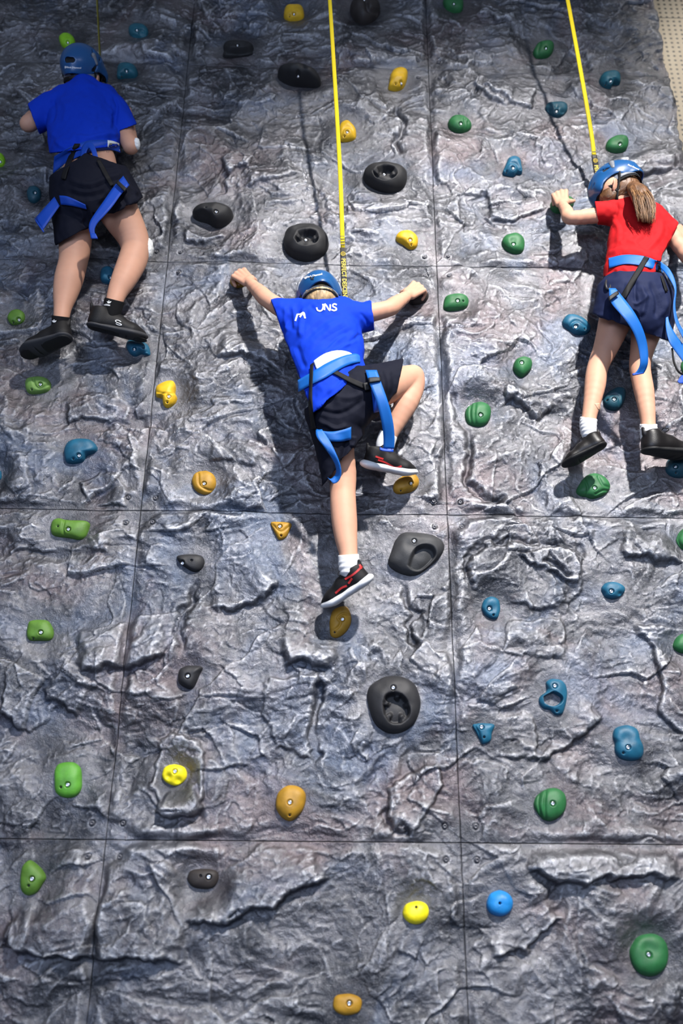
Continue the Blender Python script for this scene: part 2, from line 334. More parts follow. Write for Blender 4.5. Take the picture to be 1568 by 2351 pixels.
# ---------------------------------------------------------------- climbing holds: colour, outline traced on the photo, bolt, extra features
# (colour, label, outline, bolt, hole, height factor, features)
HOLDS = [
 ('lime', 'bright lime round hold just above the left climber’s helmet', [(139,88),(150,78),(163,80),(172,92),(173,104),(160,115),(145,112),(138,100)], (155,96), None, .55, []),
 ('teal', 'small teal ring shaped hold at top left, right of the lime hold', [(297,68),(310,57),(330,58),(341,72),(338,88),(318,92),(300,86)], (314,68), None, .5, [('pocket',(325,73),9,.012),('groove',[(305,80),(322,84),(336,78)],3,.006)]),
 ('yellow', 'squarish yellow hold at the very top beside the middle yellow strap', [(654,24),(662,12),(688,12),(697,26),(696,48),(672,54),(653,48)], (675,31), (664,36), .6, []),
 ('black', 'black two-lipped jug hold at top, above the dark wedge hold', [(513,107),(522,96),(545,92),(578,100),(584,110),(584,124),(574,132),(550,136),(527,139),(512,136),(514,122)], (545,103), None, .6, [('groove',[(520,112),(550,113),(580,108)],8,.03)]),
 ('black', 'long thin black wedge hold tapering to the right, left of the middle strap', [(637,172),(650,162),(680,161),(712,172),(735,192),(735,206),(710,206),(670,202),(644,190)], (684,173), None, .9, [('dent',(665,173),6,.006),('dent',(702,181),6,.006)]),
 ('teal', 'teal slab hold right of the left climber’s helmet', [(270,175),(273,157),(284,146),(301,146),(314,158),(318,175),(311,184),(290,184),(272,187)], (290,162), (279,173), .6, []),
 ('lime', 'lime hold cut by the left edge of the photo', [(-22,368),(-12,355),(0,353),(10,358),(14,371),(11,383),(0,388),(-15,384)], (0,370), None, .55, []),
 ('darkteal', 'dark teal hold in the shade left of the left climber’s shorts', [(64,448),(71,433),(84,430),(96,441),(94,460),(81,470),(68,465)], (80,441), None, .6, []),
 ('black', 'black rounded hold with a hollow left face, left of the upper donut hold', [(442,500),(449,482),(474,468),(508,468),(530,480),(537,500),(526,518),(500,529),(478,518),(452,510)], (496,485), (472,476), .75, [('poly',[(450,488),(462,480),(478,490),(484,508),(470,510),(452,502)],.022)]),
 ('black', 'big black donut hold directly above the middle climber’s helmet', [(651,560),(658,532),(686,518),(722,519),(746,536),(755,565),(743,590),(712,604),(680,600),(657,583)], (700,549), None, .62, [('poly',[(677,545),(684,530),(705,526),(726,532),(729,548),(716,558),(690,559)],.035),('rib',(703,543),24)]),
 ('brownblack', 'brown-black lumpy hold cut by the top edge of the photo', [(803,22),(810,4),(828,-6),(858,-5),(872,18),(869,42),(852,58),(833,65),(815,55),(805,38)], (836,-2), None, .7, [('groove',[(842,2),(846,20),(864,25)],6,.018)]),
 ('green', 'green hold cut by the top edge, left of the right strap', [(1016,10),(1020,-6),(1040,-12),(1058,-5),(1063,18),(1058,32),(1040,34),(1022,24)], (1042,8), None, .55, []),
 ('yellow', 'tall yellow hold in the upper middle panel, right of the middle strap', [(895,180),(903,163),(920,157),(934,165),(934,186),(926,206),(910,214),(891,210),(893,198)], (921,190), (908,192), .6, [('groove',[(900,200),(915,204),(930,192)],3,.004)]),
 ('green', 'green hold with a vertical groove beside the right strap’s shadow', [(1224,120),(1233,102),(1254,95),(1268,104),(1268,124),(1255,137),(1232,138),(1223,130)], (1254,110), None, .58, [('groove',[(1241,99),(1236,118),(1238,137)],3,.006)]),
 ('teal', 'teal hold with a notched lower edge, upper right', [(1373,190),(1381,171),(1404,164),(1419,173),(1421,198),(1406,200),(1399,208),(1381,203)], (1402,185), (1391,192), .6, []),
 ('darkteal', 'dark teal knobbly hold with finger dents beside the right strap', [(1250,250),(1256,239),(1280,236),(1298,241),(1301,258),(1291,270),(1278,274),(1262,268),(1251,257)], (1278,255), None, .5, [('dent',(1262,252),5,.01),('dent',(1278,244),5,.008),('dent',(1292,255),5,.01)]),
 ('green', 'green hold with a ribbed right side, upper right panel left of the dark teal one', [(1027,287),(1036,271),(1055,266),(1072,278),(1082,294),(1075,305),(1055,310),(1034,303)], (1058,283), None, .58, [('groove',[(1066,272),(1068,290),(1066,306)],3,.005),('groove',[(1074,280),(1075,292),(1072,304)],3,.004)]),
 ('green', 'green hold just above the girl’s blue helmet', [(1388,340),(1393,326),(1411,313),(1432,315),(1440,330),(1435,349),(1415,356),(1393,351)], (1424,330), None, .6, []),
 ('blue', 'blue hooded hold with a point at top, upper right panel', [(1152,402),(1160,380),(1165,366),(1179,361),(1192,370),(1196,390),(1197,404),(1186,404),(1178,410),(1155,406)], (1178,385), (1163,393), .6, [('groove',[(1160,388),(1170,374),(1184,374),(1194,388)],3,.006)]),
 ('yellow', 'yellow hold touching the middle strap', [(778,300),(783,286),(796,279),(808,290),(817,306),(815,323),(795,330),(780,326)], (797,302), (791,312), .6, [('groove',[(783,315),(790,294),(804,292),(816,310)],3,.005)]),
 ('black', 'black oval donut hold in the upper middle, right of the strap', [(833,405),(841,386),(865,375),(905,378),(929,392),(934,415),(924,438),(895,448),(862,440),(839,424)], (882,399), None, .62, [('poly',[(857,392),(870,381),(898,380),(911,391),(905,404),(884,411),(864,404)],.035),('rib',(884,395),24)]),
 ('yellow', 'yellow oval hold above the middle climber’s right hand', [(908,548),(916,536),(935,531),(950,540),(959,555),(955,572),(940,576),(925,566),(911,558)], (942,551), (945,561), .6, []),
 ('green', 'green rounded hold left of the girl’s elbow', [(1150,560),(1158,544),(1180,538),(1198,548),(1203,567),(1198,583),(1180,587),(1159,577)], (1179,560), None, .58, [('dent',(1178,550),8,.006)]),
 ('green', 'green hold gripped by the girl’s left hand', [(1262,470),(1272,457),(1290,452),(1308,456),(1316,474),(1302,491),(1277,494),(1264,485)], (1300,462), None, .7, []),
 ('olive', 'dark lime hold at the left edge beside the left climber’s trailing shoe', [(19,734),(28,718),(45,713),(58,722),(58,739),(48,747),(29,749)], (43,733), (30,739), .6, []),
 ('blue', 'blue hold seen between the left climber’s calves', [(232,638),(236,621),(250,614),(263,622),(265,644),(255,655),(236,652)], (253,636), None, .7, []),
 ('blue', 'blue jagged hold under the left climber’s right shoe', [(291,795),(300,783),(324,785),(341,795),(346,810),(345,820),(326,817),(312,822),(298,814)], (308,801), (329,798), .6, [('groove',[(326,812),(335,806),(345,812)],3,.006)]),
 ('palegreen', 'pale green grooved hold below the left climber’s trailing shoe', [(60,886),(65,873),(90,867),(111,872),(120,887),(112,902),(86,908),(66,905)], (92,882), (72,893), .58, [('groove',[(76,869),(80,884),(92,890),(116,880)],3,.006)]),
 ('yellow', 'yellow angular hold at the left panel seam, mid height', [(359,908),(361,891),(380,879),(399,877),(405,890),(404,908),(408,918),(401,932),(385,940),(376,932),(374,919),(361,915)], (387,909), (383,923), .58, [('groove',[(362,900),(382,903),(403,902)],3,.004)]),
 ('blue', 'large blue drooping hold left of the left seam, mid height', [(150,1036),(159,1018),(180,1010),(210,1012),(225,1028),(222,1041),(202,1050),(192,1063),(170,1068),(153,1063)], (181,1045), (167,1052), .55, []),
 ('blue', 'sliver of a blue hold cut by the left edge', [(-28,1085),(-12,1075),(3,1082),(6,1095),(2,1105),(-20,1106)], None, None, .5, []),
 ('ochre', 'round ochre hold with a curved groove, left of the middle climber’s standing leg', [(441,1106),(450,1089),(472,1083),(492,1093),(497,1114),(488,1132),(470,1139),(449,1128)], (468,1110), None, .5, [('groove',[(455,1088),(458,1112),(476,1124),(490,1126)],3,.006)]),
 ('ochre', 'ochre hold under the middle climber’s left hand', [(529,648),(540,634),(560,634),(568,646),(562,660),(545,664),(532,658)], None, None, .9, []),
 ('brownblack', 'brown hold under the middle climber’s right hand', [(938,692),(952,676),(972,668),(983,680),(978,695),(960,703),(942,703)], None, None, .8, []),
 ('green', 'green hold right of the middle climber’s right hand', [(1017,702),(1022,684),(1045,677),(1068,682),(1075,697),(1069,711),(1045,717),(1019,716)], (1051,690), (1064,690), .58, []),
 ('blue', 'slate blue pointed hold left of the girl’s shorts', [(1290,737),(1300,725),(1320,726),(1340,738),(1354,757),(1345,770),(1322,772),(1305,762),(1290,750)], (1322,750), (1343,755), .55, [('groove',[(1308,764),(1312,742),(1328,736),(1352,754)],3,.006)]),
 ('green', 'small green egg shaped hold centre right', [(1176,846),(1182,829),(1200,822),(1218,831),(1218,851),(1206,864),(1195,870),(1181,860)], (1198,832), None, .7, []),
 ('darkteal', 'dark teal hold between the girl’s lower legs', [(1382,922),(1391,906),(1410,893),(1430,895),(1433,915),(1425,937),(1410,946),(1390,940)], (1411,916), (1394,918), .6, [('groove',[(1384,918),(1404,906),(1420,910),(1424,936)],3,.006)]),
 ('green', 'green hold with two vertical ribs, right of the middle climber’s foot', [(1066,955),(1070,940),(1085,928),(1106,926),(1124,938),(1124,964),(1112,980),(1090,983),(1072,975)], (1104,952), None, .55, [('groove',[(1082,928),(1080,950),(1084,980)],3,.006),('groove',[(1092,926),(1090,952),(1093,982)],3,.005)]),
 ('green', 'large green shell shaped hold below the girl’s left shoe', [(1320,1132),(1326,1118),(1340,1097),(1360,1089),(1380,1095),(1395,1110),(1398,1125),(1386,1139),(1360,1148),(1343,1144),(1328,1141)], (1366,1120), None, .5, [('groove',[(1342,1097),(1350,1122),(1344,1143)],3,.006),('groove',[(1374,1094),(1384,1112),(1398,1118)],3,.005),('groove',[(1368,1134),(1384,1126),(1397,1126)],3,.005)]),
 ('ochre', 'ochre oval hold under the middle climber’s raised right foot', [(901,1126),(906,1110),(925,1095),(949,1090),(961,1104),(958,1121),(941,1133),(914,1137)], (944,1109), (921,1125), .6, []),
 ('darkteal', 'dark teal hold under the girl’s right shoe', [(1525,1080),(1530,1059),(1549,1046),(1574,1050),(1585,1074),(1572,1097),(1549,1100),(1531,1092)], (1552,1071), (1552,1084), .6, []),
 ('olive', 'wide light green block hold with a rolled left end', [(119,1214),(123,1198),(136,1192),(160,1197),(205,1200),(206,1218),(199,1235),(185,1242),(160,1238),(135,1235),(121,1229)], (156,1214), (132,1207), .5, [('groove',[(147,1195),(144,1214),(149,1237)],3,.007)]),
 ('charcoal', 'small charcoal teardrop hold with its point to the left', [(406,1280),(418,1276),(445,1275),(465,1279),(471,1294),(462,1311),(446,1315),(428,1306),(412,1292)], (418,1292), (440,1286), .55, []),
 ('olive', 'squarish dark green hold low on the far left', [(66,1441),(73,1427),(108,1425),(122,1440),(126,1459),(118,1472),(90,1473),(70,1472),(64,1460)], (93,1452), (75,1465), .55, []),
 ('charcoal', 'small charcoal horn shaped hold pointing right', [(410,1556),(414,1539),(430,1530),(452,1530),(468,1534),(461,1547),(450,1573),(440,1584),(425,1580),(412,1570)], (430,1552), None, .75, []),
 ('ochre', 'ochre wedge hold with a flat top, left of the standing leg', [(621,1202),(630,1200),(668,1203),(665,1221),(656,1237),(641,1242),(634,1232),(626,1216)], (642,1208), (645,1229), .5, [('groove',[(626,1204),(645,1220),(666,1206)],3,.004)]),
 ('ochre', 'tall ochre hold under the middle climber’s standing shoe', [(757,1425),(765,1402),(790,1393),(803,1405),(806,1429),(796,1451),(776,1466),(760,1463),(757,1446)], (786,1421), (769,1451), .5, [('groove',[(760,1450),(776,1440),(782,1428),(775,1418),(788,1408),(804,1412)],3,.006)]),
 ('greyrubber', 'big grey lopsided jug hold right of the standing shoe', [(908,1240),(926,1226),(975,1228),(1005,1238),(1020,1257),(1010,1280),(990,1300),(969,1316),(952,1324),(930,1323),(905,1312),(890,1296),(898,1268)], (951,1241), None, .5, [('poly',[(938,1297),(946,1272),(958,1256),(976,1250),(995,1256),(1000,1274),(984,1294),(964,1308),(948,1306)],.03)]),
 ('charcoal', 'big charcoal ring jug with a scalloped pocket, lower middle', [(841,1600),(849,1576),(878,1556),(920,1555),(950,1571),(963,1600),(964,1628),(951,1662),(926,1681),(900,1686),(876,1678),(855,1653)], (903,1578), None, .45, [('poly',[(880,1612),(890,1594),(915,1591),(934,1608),(941,1636),(926,1657),(900,1659),(884,1641)],.035),('rib',(911,1622),30)]),
 ('green', 'green hold cut by the right edge below the seam', [(1549,1242),(1560,1219),(1578,1212),(1600,1225),(1604,1250),(1585,1268),(1562,1264)], None, None, .55, [('groove',[(1564,1218),(1558,1240),(1570,1264)],3,.006)]),
 ('blue', 'small blue hold with two side scoops, right side', [(1378,1352),(1388,1340),(1410,1338),(1431,1350),(1430,1364),(1416,1376),(1400,1378),(1385,1371)], (1404,1357), None, .65, [('dent',(1386,1362),6,.009),('dent',(1424,1362),6,.009)]),
 ('blue', 'blue oval hold with a dished right side, left of the small scooped one', [(1104,1395),(1110,1379),(1125,1371),(1142,1378),(1147,1394),(1146,1409),(1138,1424),(1120,1420),(1108,1408)], (1124,1397), (1133,1411), .6, [('dent',(1130,1397),13,.010)]),
 ('green', 'green lumpy hold cut by the right edge, lower down', [(1542,1482),(1551,1464),(1570,1454),(1592,1468),(1590,1498),(1564,1502),(1546,1493)], None, None, .6, []),
 ('blue', 'blue open ring hold with a heart shaped gap, lower right', [(1250,1569),(1262,1560),(1284,1562),(1297,1575),(1300,1600),(1295,1625),(1288,1642),(1273,1643),(1261,1632),(1245,1628),(1235,1613),(1238,1600),(1250,1591),(1254,1580)], (1274,1574), (1280,1632), .42, [('poly',[(1250,1600),(1260,1594),(1274,1589),(1290,1599),(1289,1611),(1273,1619),(1254,1613)],.09)]),
 ('blue', 'small blue wedge hold narrowing downward, beside the centre right seam', [(1083,1665),(1106,1661),(1134,1664),(1128,1684),(1125,1702),(1108,1710),(1101,1702),(1091,1682)], (1106,1669), (1112,1692), .5, [('groove',[(1092,1668),(1100,1684),(1104,1708)],3,.004)]),
 ('blue', 'large blue saddle shaped hold, lower right', [(1404,1692),(1410,1673),(1435,1665),(1459,1675),(1466,1698),(1474,1718),(1470,1741),(1446,1748),(1421,1742),(1409,1725),(1409,1706)], (1443,1715), (1431,1728), .5, [('dent',(1436,1694),15,.008)]),
 ('brightgreen', 'bright green rounded block hold, lower left', [(129,1767),(140,1753),(168,1750),(187,1764),(190,1793),(188,1814),(174,1830),(150,1832),(131,1821),(128,1796)], (155,1802), (139,1807), .5, []),
 ('brightyellow', 'bright yellow scooped round hold right of the bright green block', [(373,1779),(380,1762),(400,1755),(424,1762),(431,1779),(424,1795),(404,1805),(380,1795)], (401,1771), None, .6, [('dent',(386,1783),8,.010),('dent',(409,1792),9,.010)]),
 ('ochre', 'egg shaped orange-ochre hold, lower middle', [(633,1845),(639,1820),(660,1804),(685,1806),(701,1821),(701,1845),(690,1869),(668,1886),(648,1878),(636,1861)], (665,1842), (665,1871), .6, []),
 ('olive', 'olive leaf shaped hold near the bottom left corner', [(50,2015),(55,1988),(70,1974),(94,1990),(108,2012),(101,2029),(86,2050),(66,2056),(52,2044)], (72,2018), (65,2034), .5, []),
 ('brownblack', 'brown-black oval hold below the left seam crossing', [(430,2015),(440,1998),(470,1994),(499,2000),(503,2019),(490,2038),(465,2041),(440,2034)], (479,2013), (460,2011), .5, []),
 ('brightyellow', 'bright yellow knob near the bottom, left of the round blue one', [(923,2096),(931,2076),(955,2068),(978,2075),(984,2095),(975,2114),(955,2122),(934,2115)], None, (956,2083), .65, []),
 ('brightblue', 'bright blue round ball hold near the bottom', [(1115,2074),(1123,2053),(1144,2043),(1167,2052),(1176,2073),(1168,2095),(1146,2104),(1123,2096)], None, (1148,2074), .7, []),
 ('green', 'large green hold with two ribs, lower right', [(1223,1846),(1230,1828),(1250,1813),(1275,1810),(1294,1824),(1297,1850),(1288,1871),(1266,1885),(1245,1882),(1229,1863)], (1271,1844), None, .55, [('groove',[(1240,1822),(1237,1845),(1243,1878)],3,.007),('groove',[(1254,1813),(1251,1845),(1253,1882)],3,.006)]),
 ('green', 'large green donut hold at the bottom right', [(1442,2180),(1460,2151),(1490,2142),(1517,2152),(1530,2180),(1525,2218),(1502,2239),(1470,2238),(1449,2215)], (1490,2192), None, .5, [('dent',(1490,2180),22,.012)]),
 ('ochre', 'brown-ochre block hold at the bottom edge', [(764,2301),(771,2285),(800,2280),(827,2290),(830,2309),(820,2325),(790,2330),(768,2319)], (802,2304), None, .5, []),
 ('blue', 'sliver of a blue hold at the top edge behind the right strap', [(1268,-12),(1280,-24),(1296,-20),(1302,-6),(1296,3),(1276,3)], None, None, .5, []),
 ('green', 'green hold behind the girl’s dangling harness strap at the right edge', [(1560,845),(1566,830),(1582,828),(1590,845),(1584,862),(1568,862)], None, None, .5, []),
]
HC = []                                     # footprint centres on the wall plane, used to keep the rock flat below each hold
for c_, l_, out, *_r in HOLDS:
    q = np.array([P(u, v) for u, v in out]); HC.append((q[:, 0].mean(), q[:, 2].mean(), max(np.ptp(q[:, 0]), np.ptp(q[:, 2])) / 2))
# ---------------------------------------------------------------- climbing wall relief
def w2(pts): return np.array([[P(u, v)[0], P(u, v)[2]] for u, v in pts])
LEDGES = [ # (px polyline, height, decay width, taper)   raised on the upper side, sharp drop on the lower side
 ([(185,1550),(235,1538),(285,1531),(340,1514),(392,1505)], .040, .07), ([(0,1641),(35,1645),(78,1692)], .03, .06),
 ([(640,1526),(690,1522),(725,1528),(775,1543)], .035, .05), ([(500,828),(560,826),(605,833),(655,868)], .022, .05),
 ([(1149,918),(1180,922),(1209,940),(1236,970)], .028, .05), ([(425,2106),(490,2112),(550,2104),(640,2062),(700,2030),(762,2008)], .035, .06),
 ([(0,2162),(80,2189),(210,2192),(320,2190),(432,2200)], .05, .09), ([(1205,1990),(1270,2015),(1334,2022),(1450,2010),(1568,2016)], .04, .07),
 ([(1119,2186),(1204,2184),(1234,2136),(1290,2108)], .028, .06), ([(360,1855),(400,1872),(440,1870),(474,1852)], .05, .08),
 ([(380,990),(330,985),(290,985),(250,975)], .02, .05), ([(470,1395),(520,1402),(570,1392),(620,1360),(650,1330)], .025, .05),
 ([(0,1260),(60,1262),(130,1258),(200,1262),(260,1262)], .018, .05), ([(100,1600),(140,1615),(185,1640)], .02, .05),
 ([(1075,205),(1120,230),(1165,250)], .02, .05), ([(480,1060),(540,1062),(590,1078)], .012, .05), ([(150,970),(200,960),(280,972)], .018, .05),
 ([(1420,1270),(1480,1285),(1568,1290)], .022, .05), ([(1190,1745),(1260,1730),(1330,1690),(1380,1640)], .02, .05),
 ([(420,555),(470,560),(520,548)], .02, .05), ([(1110,500),(1180,505),(1250,480),(1290,470)], .018, .05), ([(1400,395),(1470,400),(1560,392)], .022, .05),
 ([(1090,40),(1130,52),(1170,70)], .02, .04), ([(560,430),(620,425),(690,400)], .018, .05), ([(60,470),(110,430),(125,400)], .02, .05),
]
CRACKS = [([(735,1556),(727,1600),(722,1640),(715,1726),(740,1751)], .035, .012), ([(452,1326),(440,1380),(425,1416),(412,1516)], .028, .022),
 ([(924,1336),(934,1396),(959,1408),(939,1446),(954,1496)], .03, .014), ([(904,245),(929,295),(911,330),(926,362)], .028, .014),
 ([(1024,890),(1050,945),(1072,1000),(1076,1040),(1066,1110),(1100,1140),(1134,1153),(1160,1140)], .028, .018), ([(1236,1296),(1275,1305),(1305,1330)], .02, .012),
 ([(1078,1375),(1074,1300),(1090,1262),(1160,1246),(1260,1254),(1325,1262),(1345,1300)], .016, .014), ([(880,1850),(884,1895),(900,1912),(950,1908)], .022, .012),
 ([(520,400),(508,430),(520,450)], .022, .014), ([(1100,1560),(1150,1500),(1200,1480)], .008, .02), ([(860,1480),(880,1560),(850,1700),(790,1760)], .01, .02),
 ([(330,1700),(300,1780),(280,1850)], .01, .02), ([(735,430),(745,480),(742,520)], .02, .012), ([(1330,120),(1350,160),(1345,200)], .012, .015)]
SLABS = [([(1184,1278),(1234,1272),(1309,1267),(1334,1306),(1316,1350),(1279,1331),(1219,1306)], .022), ([(1104,212),(1164,201),(1224,215),(1216,254),(1184,248),(1134,230)], .020),
 ([(1080,1350),(1082,1290),(1112,1256),(1190,1252),(1300,1262),(1338,1290),(1330,1370),(1240,1400),(1120,1380)], .014),
 ([(1134,1651),(1199,1636),(1234,1656),(1226,1716),(1194,1745),(1134,1738)], .014), ([(885,1866),(899,1804),(930,1770),(1000,1752),(1016,1800),(985,1860),(950,1905),(897,1912)], .020),
 ([(370,1702),(400,1690),(440,1692),(474,1720),(472,1840),(440,1868),(372,1856),(348,1800)], .026), ([(500,212),(560,205),(636,222),(634,240),(570,244),(510,232)], .012),
 ([(508,376),(550,352),(580,365),(570,395),(520,402)], .022), ([(190,1110),(230,1090),(262,1094),(300,1130),(290,1160),(200,1160)], .014), ([(330,115),(380,108),(420,130),(425,160),(330,160)], .012),
 ([(1459,1436),(1494,1496),(1509,1556),(1514,1636),(1560,1700),(1600,1600),(1600,1450)], .022), ([(1164,1438),(1200,1426),(1284,1424),(1304,1476),(1290,1520),(1150,1500)], .012),
 ([(75,1060),(20,1050),(0,1100),(10,1160),(80,1150)], .01), ([(620,1560),(730,1550),(726,1640),(712,1740),(640,1720),(600,1640)], .012), ([(1050,450),(1120,440),(1130,500),(1060,540)], -.012)]
LEDGES = [(w2(p), a, b * 1.9) for p, a, b in LEDGES]; CRACKS = [(w2(p), a, b) for p, a, b in CRACKS]; SLABS = [(w2(p), a) for p, a in SLABS]
def segdist(x, z, pl):
    best = np.full(x.shape, 9.0); sg = np.zeros(x.shape); tt = np.zeros(x.shape); n = len(pl) - 1
    for i in range(n):
        a = pl[i]; b = pl[i + 1]; d = b - a; L2 = d @ d; t = ((x - a[0]) * d[0] + (z - a[1]) * d[1]) / L2; tc = np.clip(t, 0, 1)
        ex = x - a[0] - tc * d[0]; ez = z - a[1] - tc * d[1]; q = np.sqrt(ex * ex + ez * ez); m = q < best
        best = np.where(m, q, best); sg = np.where(m, np.sign(d[0] * (z - a[1]) - d[1] * (x - a[0])), sg); tt = np.where(m, (i + tc) / n, tt)
    return best, sg, tt
def inpoly(x, z, pl):
    ins = np.zeros(x.shape, bool); n = len(pl)
    for i in range(n):
        a = pl[i]; b = pl[(i + 1) % n]; c = (a[1] > z) != (b[1] > z); ins ^= c & (x < (b[0] - a[0]) * (z - a[1]) / (b[1] - a[1] + 1e-12) + a[0])
    return ins
def near(x, z, pl, m):
    return (x > pl[:, 0].min() - m) & (x < pl[:, 0].max() + m) & (z > pl[:, 1].min() - m) & (z < pl[:, 1].max() + m)
def relief(x, z):
    wx = x + 0.07 * n2(x * 3.1, z * 3.1) + 0.02 * n2(x * 9, z * 9 + 40); wz = z + 0.07 * n2(x * 3.1 + 70, z * 3.1) + 0.02 * n2(x * 9 + 50, z * 9)
    h = 0.034 * fbm(wx * 1.9 + 3, wz * 2.4, 5)
    h = h + 0.009 * ridge(wx * 2.2 + wz * 1.4, wz * 3.6 - wx * 1.1 + 9, 4) * sst(-.5, .3, n2(x * 1.3 + 8, z * 1.3)) + 0.006 * ridge(wx * 6.5 - wz * 4, wz * 5 + wx * 2, 3) * sst(-.1, .5, n2(x * 1.7, z * 1.7 + 21))
    for sc, am, sd, rot in ((3.3, .017, 1, .5), (6.6, .0105, 7, -.6), (13, .0050, 13, .3), (27, .0022, 19, .9)):
        c, s = math.cos(rot), math.sin(rot); i, ox, oy = cells((wx * c + wz * s) * sc, (-wx * s + wz * c) * sc * 1.5, sd)
        msk = sst(-.35, .25, n2(x * 2.1 + sd, z * 2.1 - sd)); wx = wx + .03 * n2(x * 13 + sd, z * 13); h = h + am * (.25 + .75 * msk) * ((i % 17) / 17 - .5 + ((i % 13) / 13 - .5) * ox * 2.2 + ((i % 11) / 11 - .5) * oy * 2.2)
    jx = x + .018 * n2(x * 13, z * 13) + .006 * n2(x * 41, z * 41); jz = z + .018 * n2(x * 13 + 9, z * 13) + .006 * n2(x * 41 + 9, z * 41)
    for pl, a, wd in LEDGES:
        m = near(x, z, pl, wd * 2.6)
        if m.any():
            d, sg, t = segdist(jx[m], jz[m], pl); s = d * sg; up = np.where(s > 0, np.exp(-(s / wd) ** 2), np.exp(-(s / .007) ** 2) - 0.22 * np.exp(-((s + .02) / .02) ** 2))
            h[m] += a * up * sst(0, .15, t) * sst(0, .15, 1 - t)
    for pl, a, wd in CRACKS:
        m = near(x, z, pl, wd * 4)
        if m.any(): d, sg, t = segdist(jx[m], jz[m], pl); h[m] -= a * np.exp(-(d / wd) ** 2) * sst(0, .12, t) * sst(0, .12, 1 - t)
    for pl, a in SLABS:
        m = near(x, z, pl, .05)
        if m.any():
            pc = np.vstack([pl, pl[:1]]); d, _, _ = segdist(jx[m], jz[m], pc); ins = inpoly(jx[m], jz[m], pl); h[m] += a * sst(-.006, .010, np.where(ins, d, -d)) 
    h = h + .0011 * ridge(wx * 30, wz * 30, 2) + .0009 * n2(x * 75, z * 75)
    return h
def panel_relief(x, z, x0, x1, z0, z1):
    e = np.minimum(np.minimum(x - x0, x1 - x), np.minimum(z - z0, z1 - z)); e = e + .018 * n2(x * 9, z * 9)
    cx = np.minimum(x - x0, x1 - x); cz = np.minimum(z - z0, z1 - z)
    fl = sst(.0, .035, e) * sst(.05, .11, np.sqrt(cx * cx + cz * cz) + .02 * n2(x * 11, z * 11 + 5))
    h = relief(x, z); hh = np.clip(h + .012, -.016, .09) * (0.38 + 0.62 * fl)
    for hx, hz, r in HC:
        m = (np.abs(x - hx) < r + .10) & (np.abs(z - hz) < r + .10)
        if m.any(): d = np.hypot(x[m] - hx, z[m] - hz); k = sst(r * .7, r + .09, d); hh[m] = hh[m] * k + .009 * (1 - k)
    ee = np.minimum(cx, cz); hh = hh - .005 * (1 - sst(0, .0011, ee))
    for bx in (x0 + .053, x1 - .053):
        for bz in (z0 + .053, z1 - .053):
            r = np.hypot(x - bx, z - bz); hh = hh - .006 * (1 - sst(.0095, .0125, r)) + .001 * np.exp(-((r - .0145) / .003) ** 2)
    return hh
PANEL = 1.2
WALL = empty('climbing_wall', (0.6, 0.08, 0), 'tall grey rock-textured climbing wall of bolted square panels filling the scene', 'climbing wall')
def bolt_head(c, r=.0085, col=None):
    n = 20; a = np.linspace(0, 2 * math.pi, n, endpoint=False); V = []; Fc = []
    prof = [(.0118, .006), (.0074, .006), (.0074, -.0005), (.0064, -.002), (.0030, -.002), (.0028, .001), (.0003, .001)]
    for rr, y in prof:
        for t in a: V.append((c[0] + rr * math.cos(t), c[1] + y, c[2] + rr * math.sin(t)))
    for i in range(len(prof) - 1):
        for k in range(n): k2 = (k + 1) % n; Fc.append((i * n + k, (i + 1) * n + k, (i + 1) * n + k2, i * n + k2))
    return np.array(V), np.array(Fc)
def right_edge(z): return 2.4 + .012 + .018 * n2(z * 6.0, z * 0 + 3) + .008 * n2(z * 21, z * 0 + 8)
def box_blur(h, k):
    o = h.copy()
    for ax in (0, 1):
        s = np.zeros_like(o)
        for j in range(-k, k + 1): s += np.roll(o, j, ax)
        o = s / (2 * k + 1)
    return o
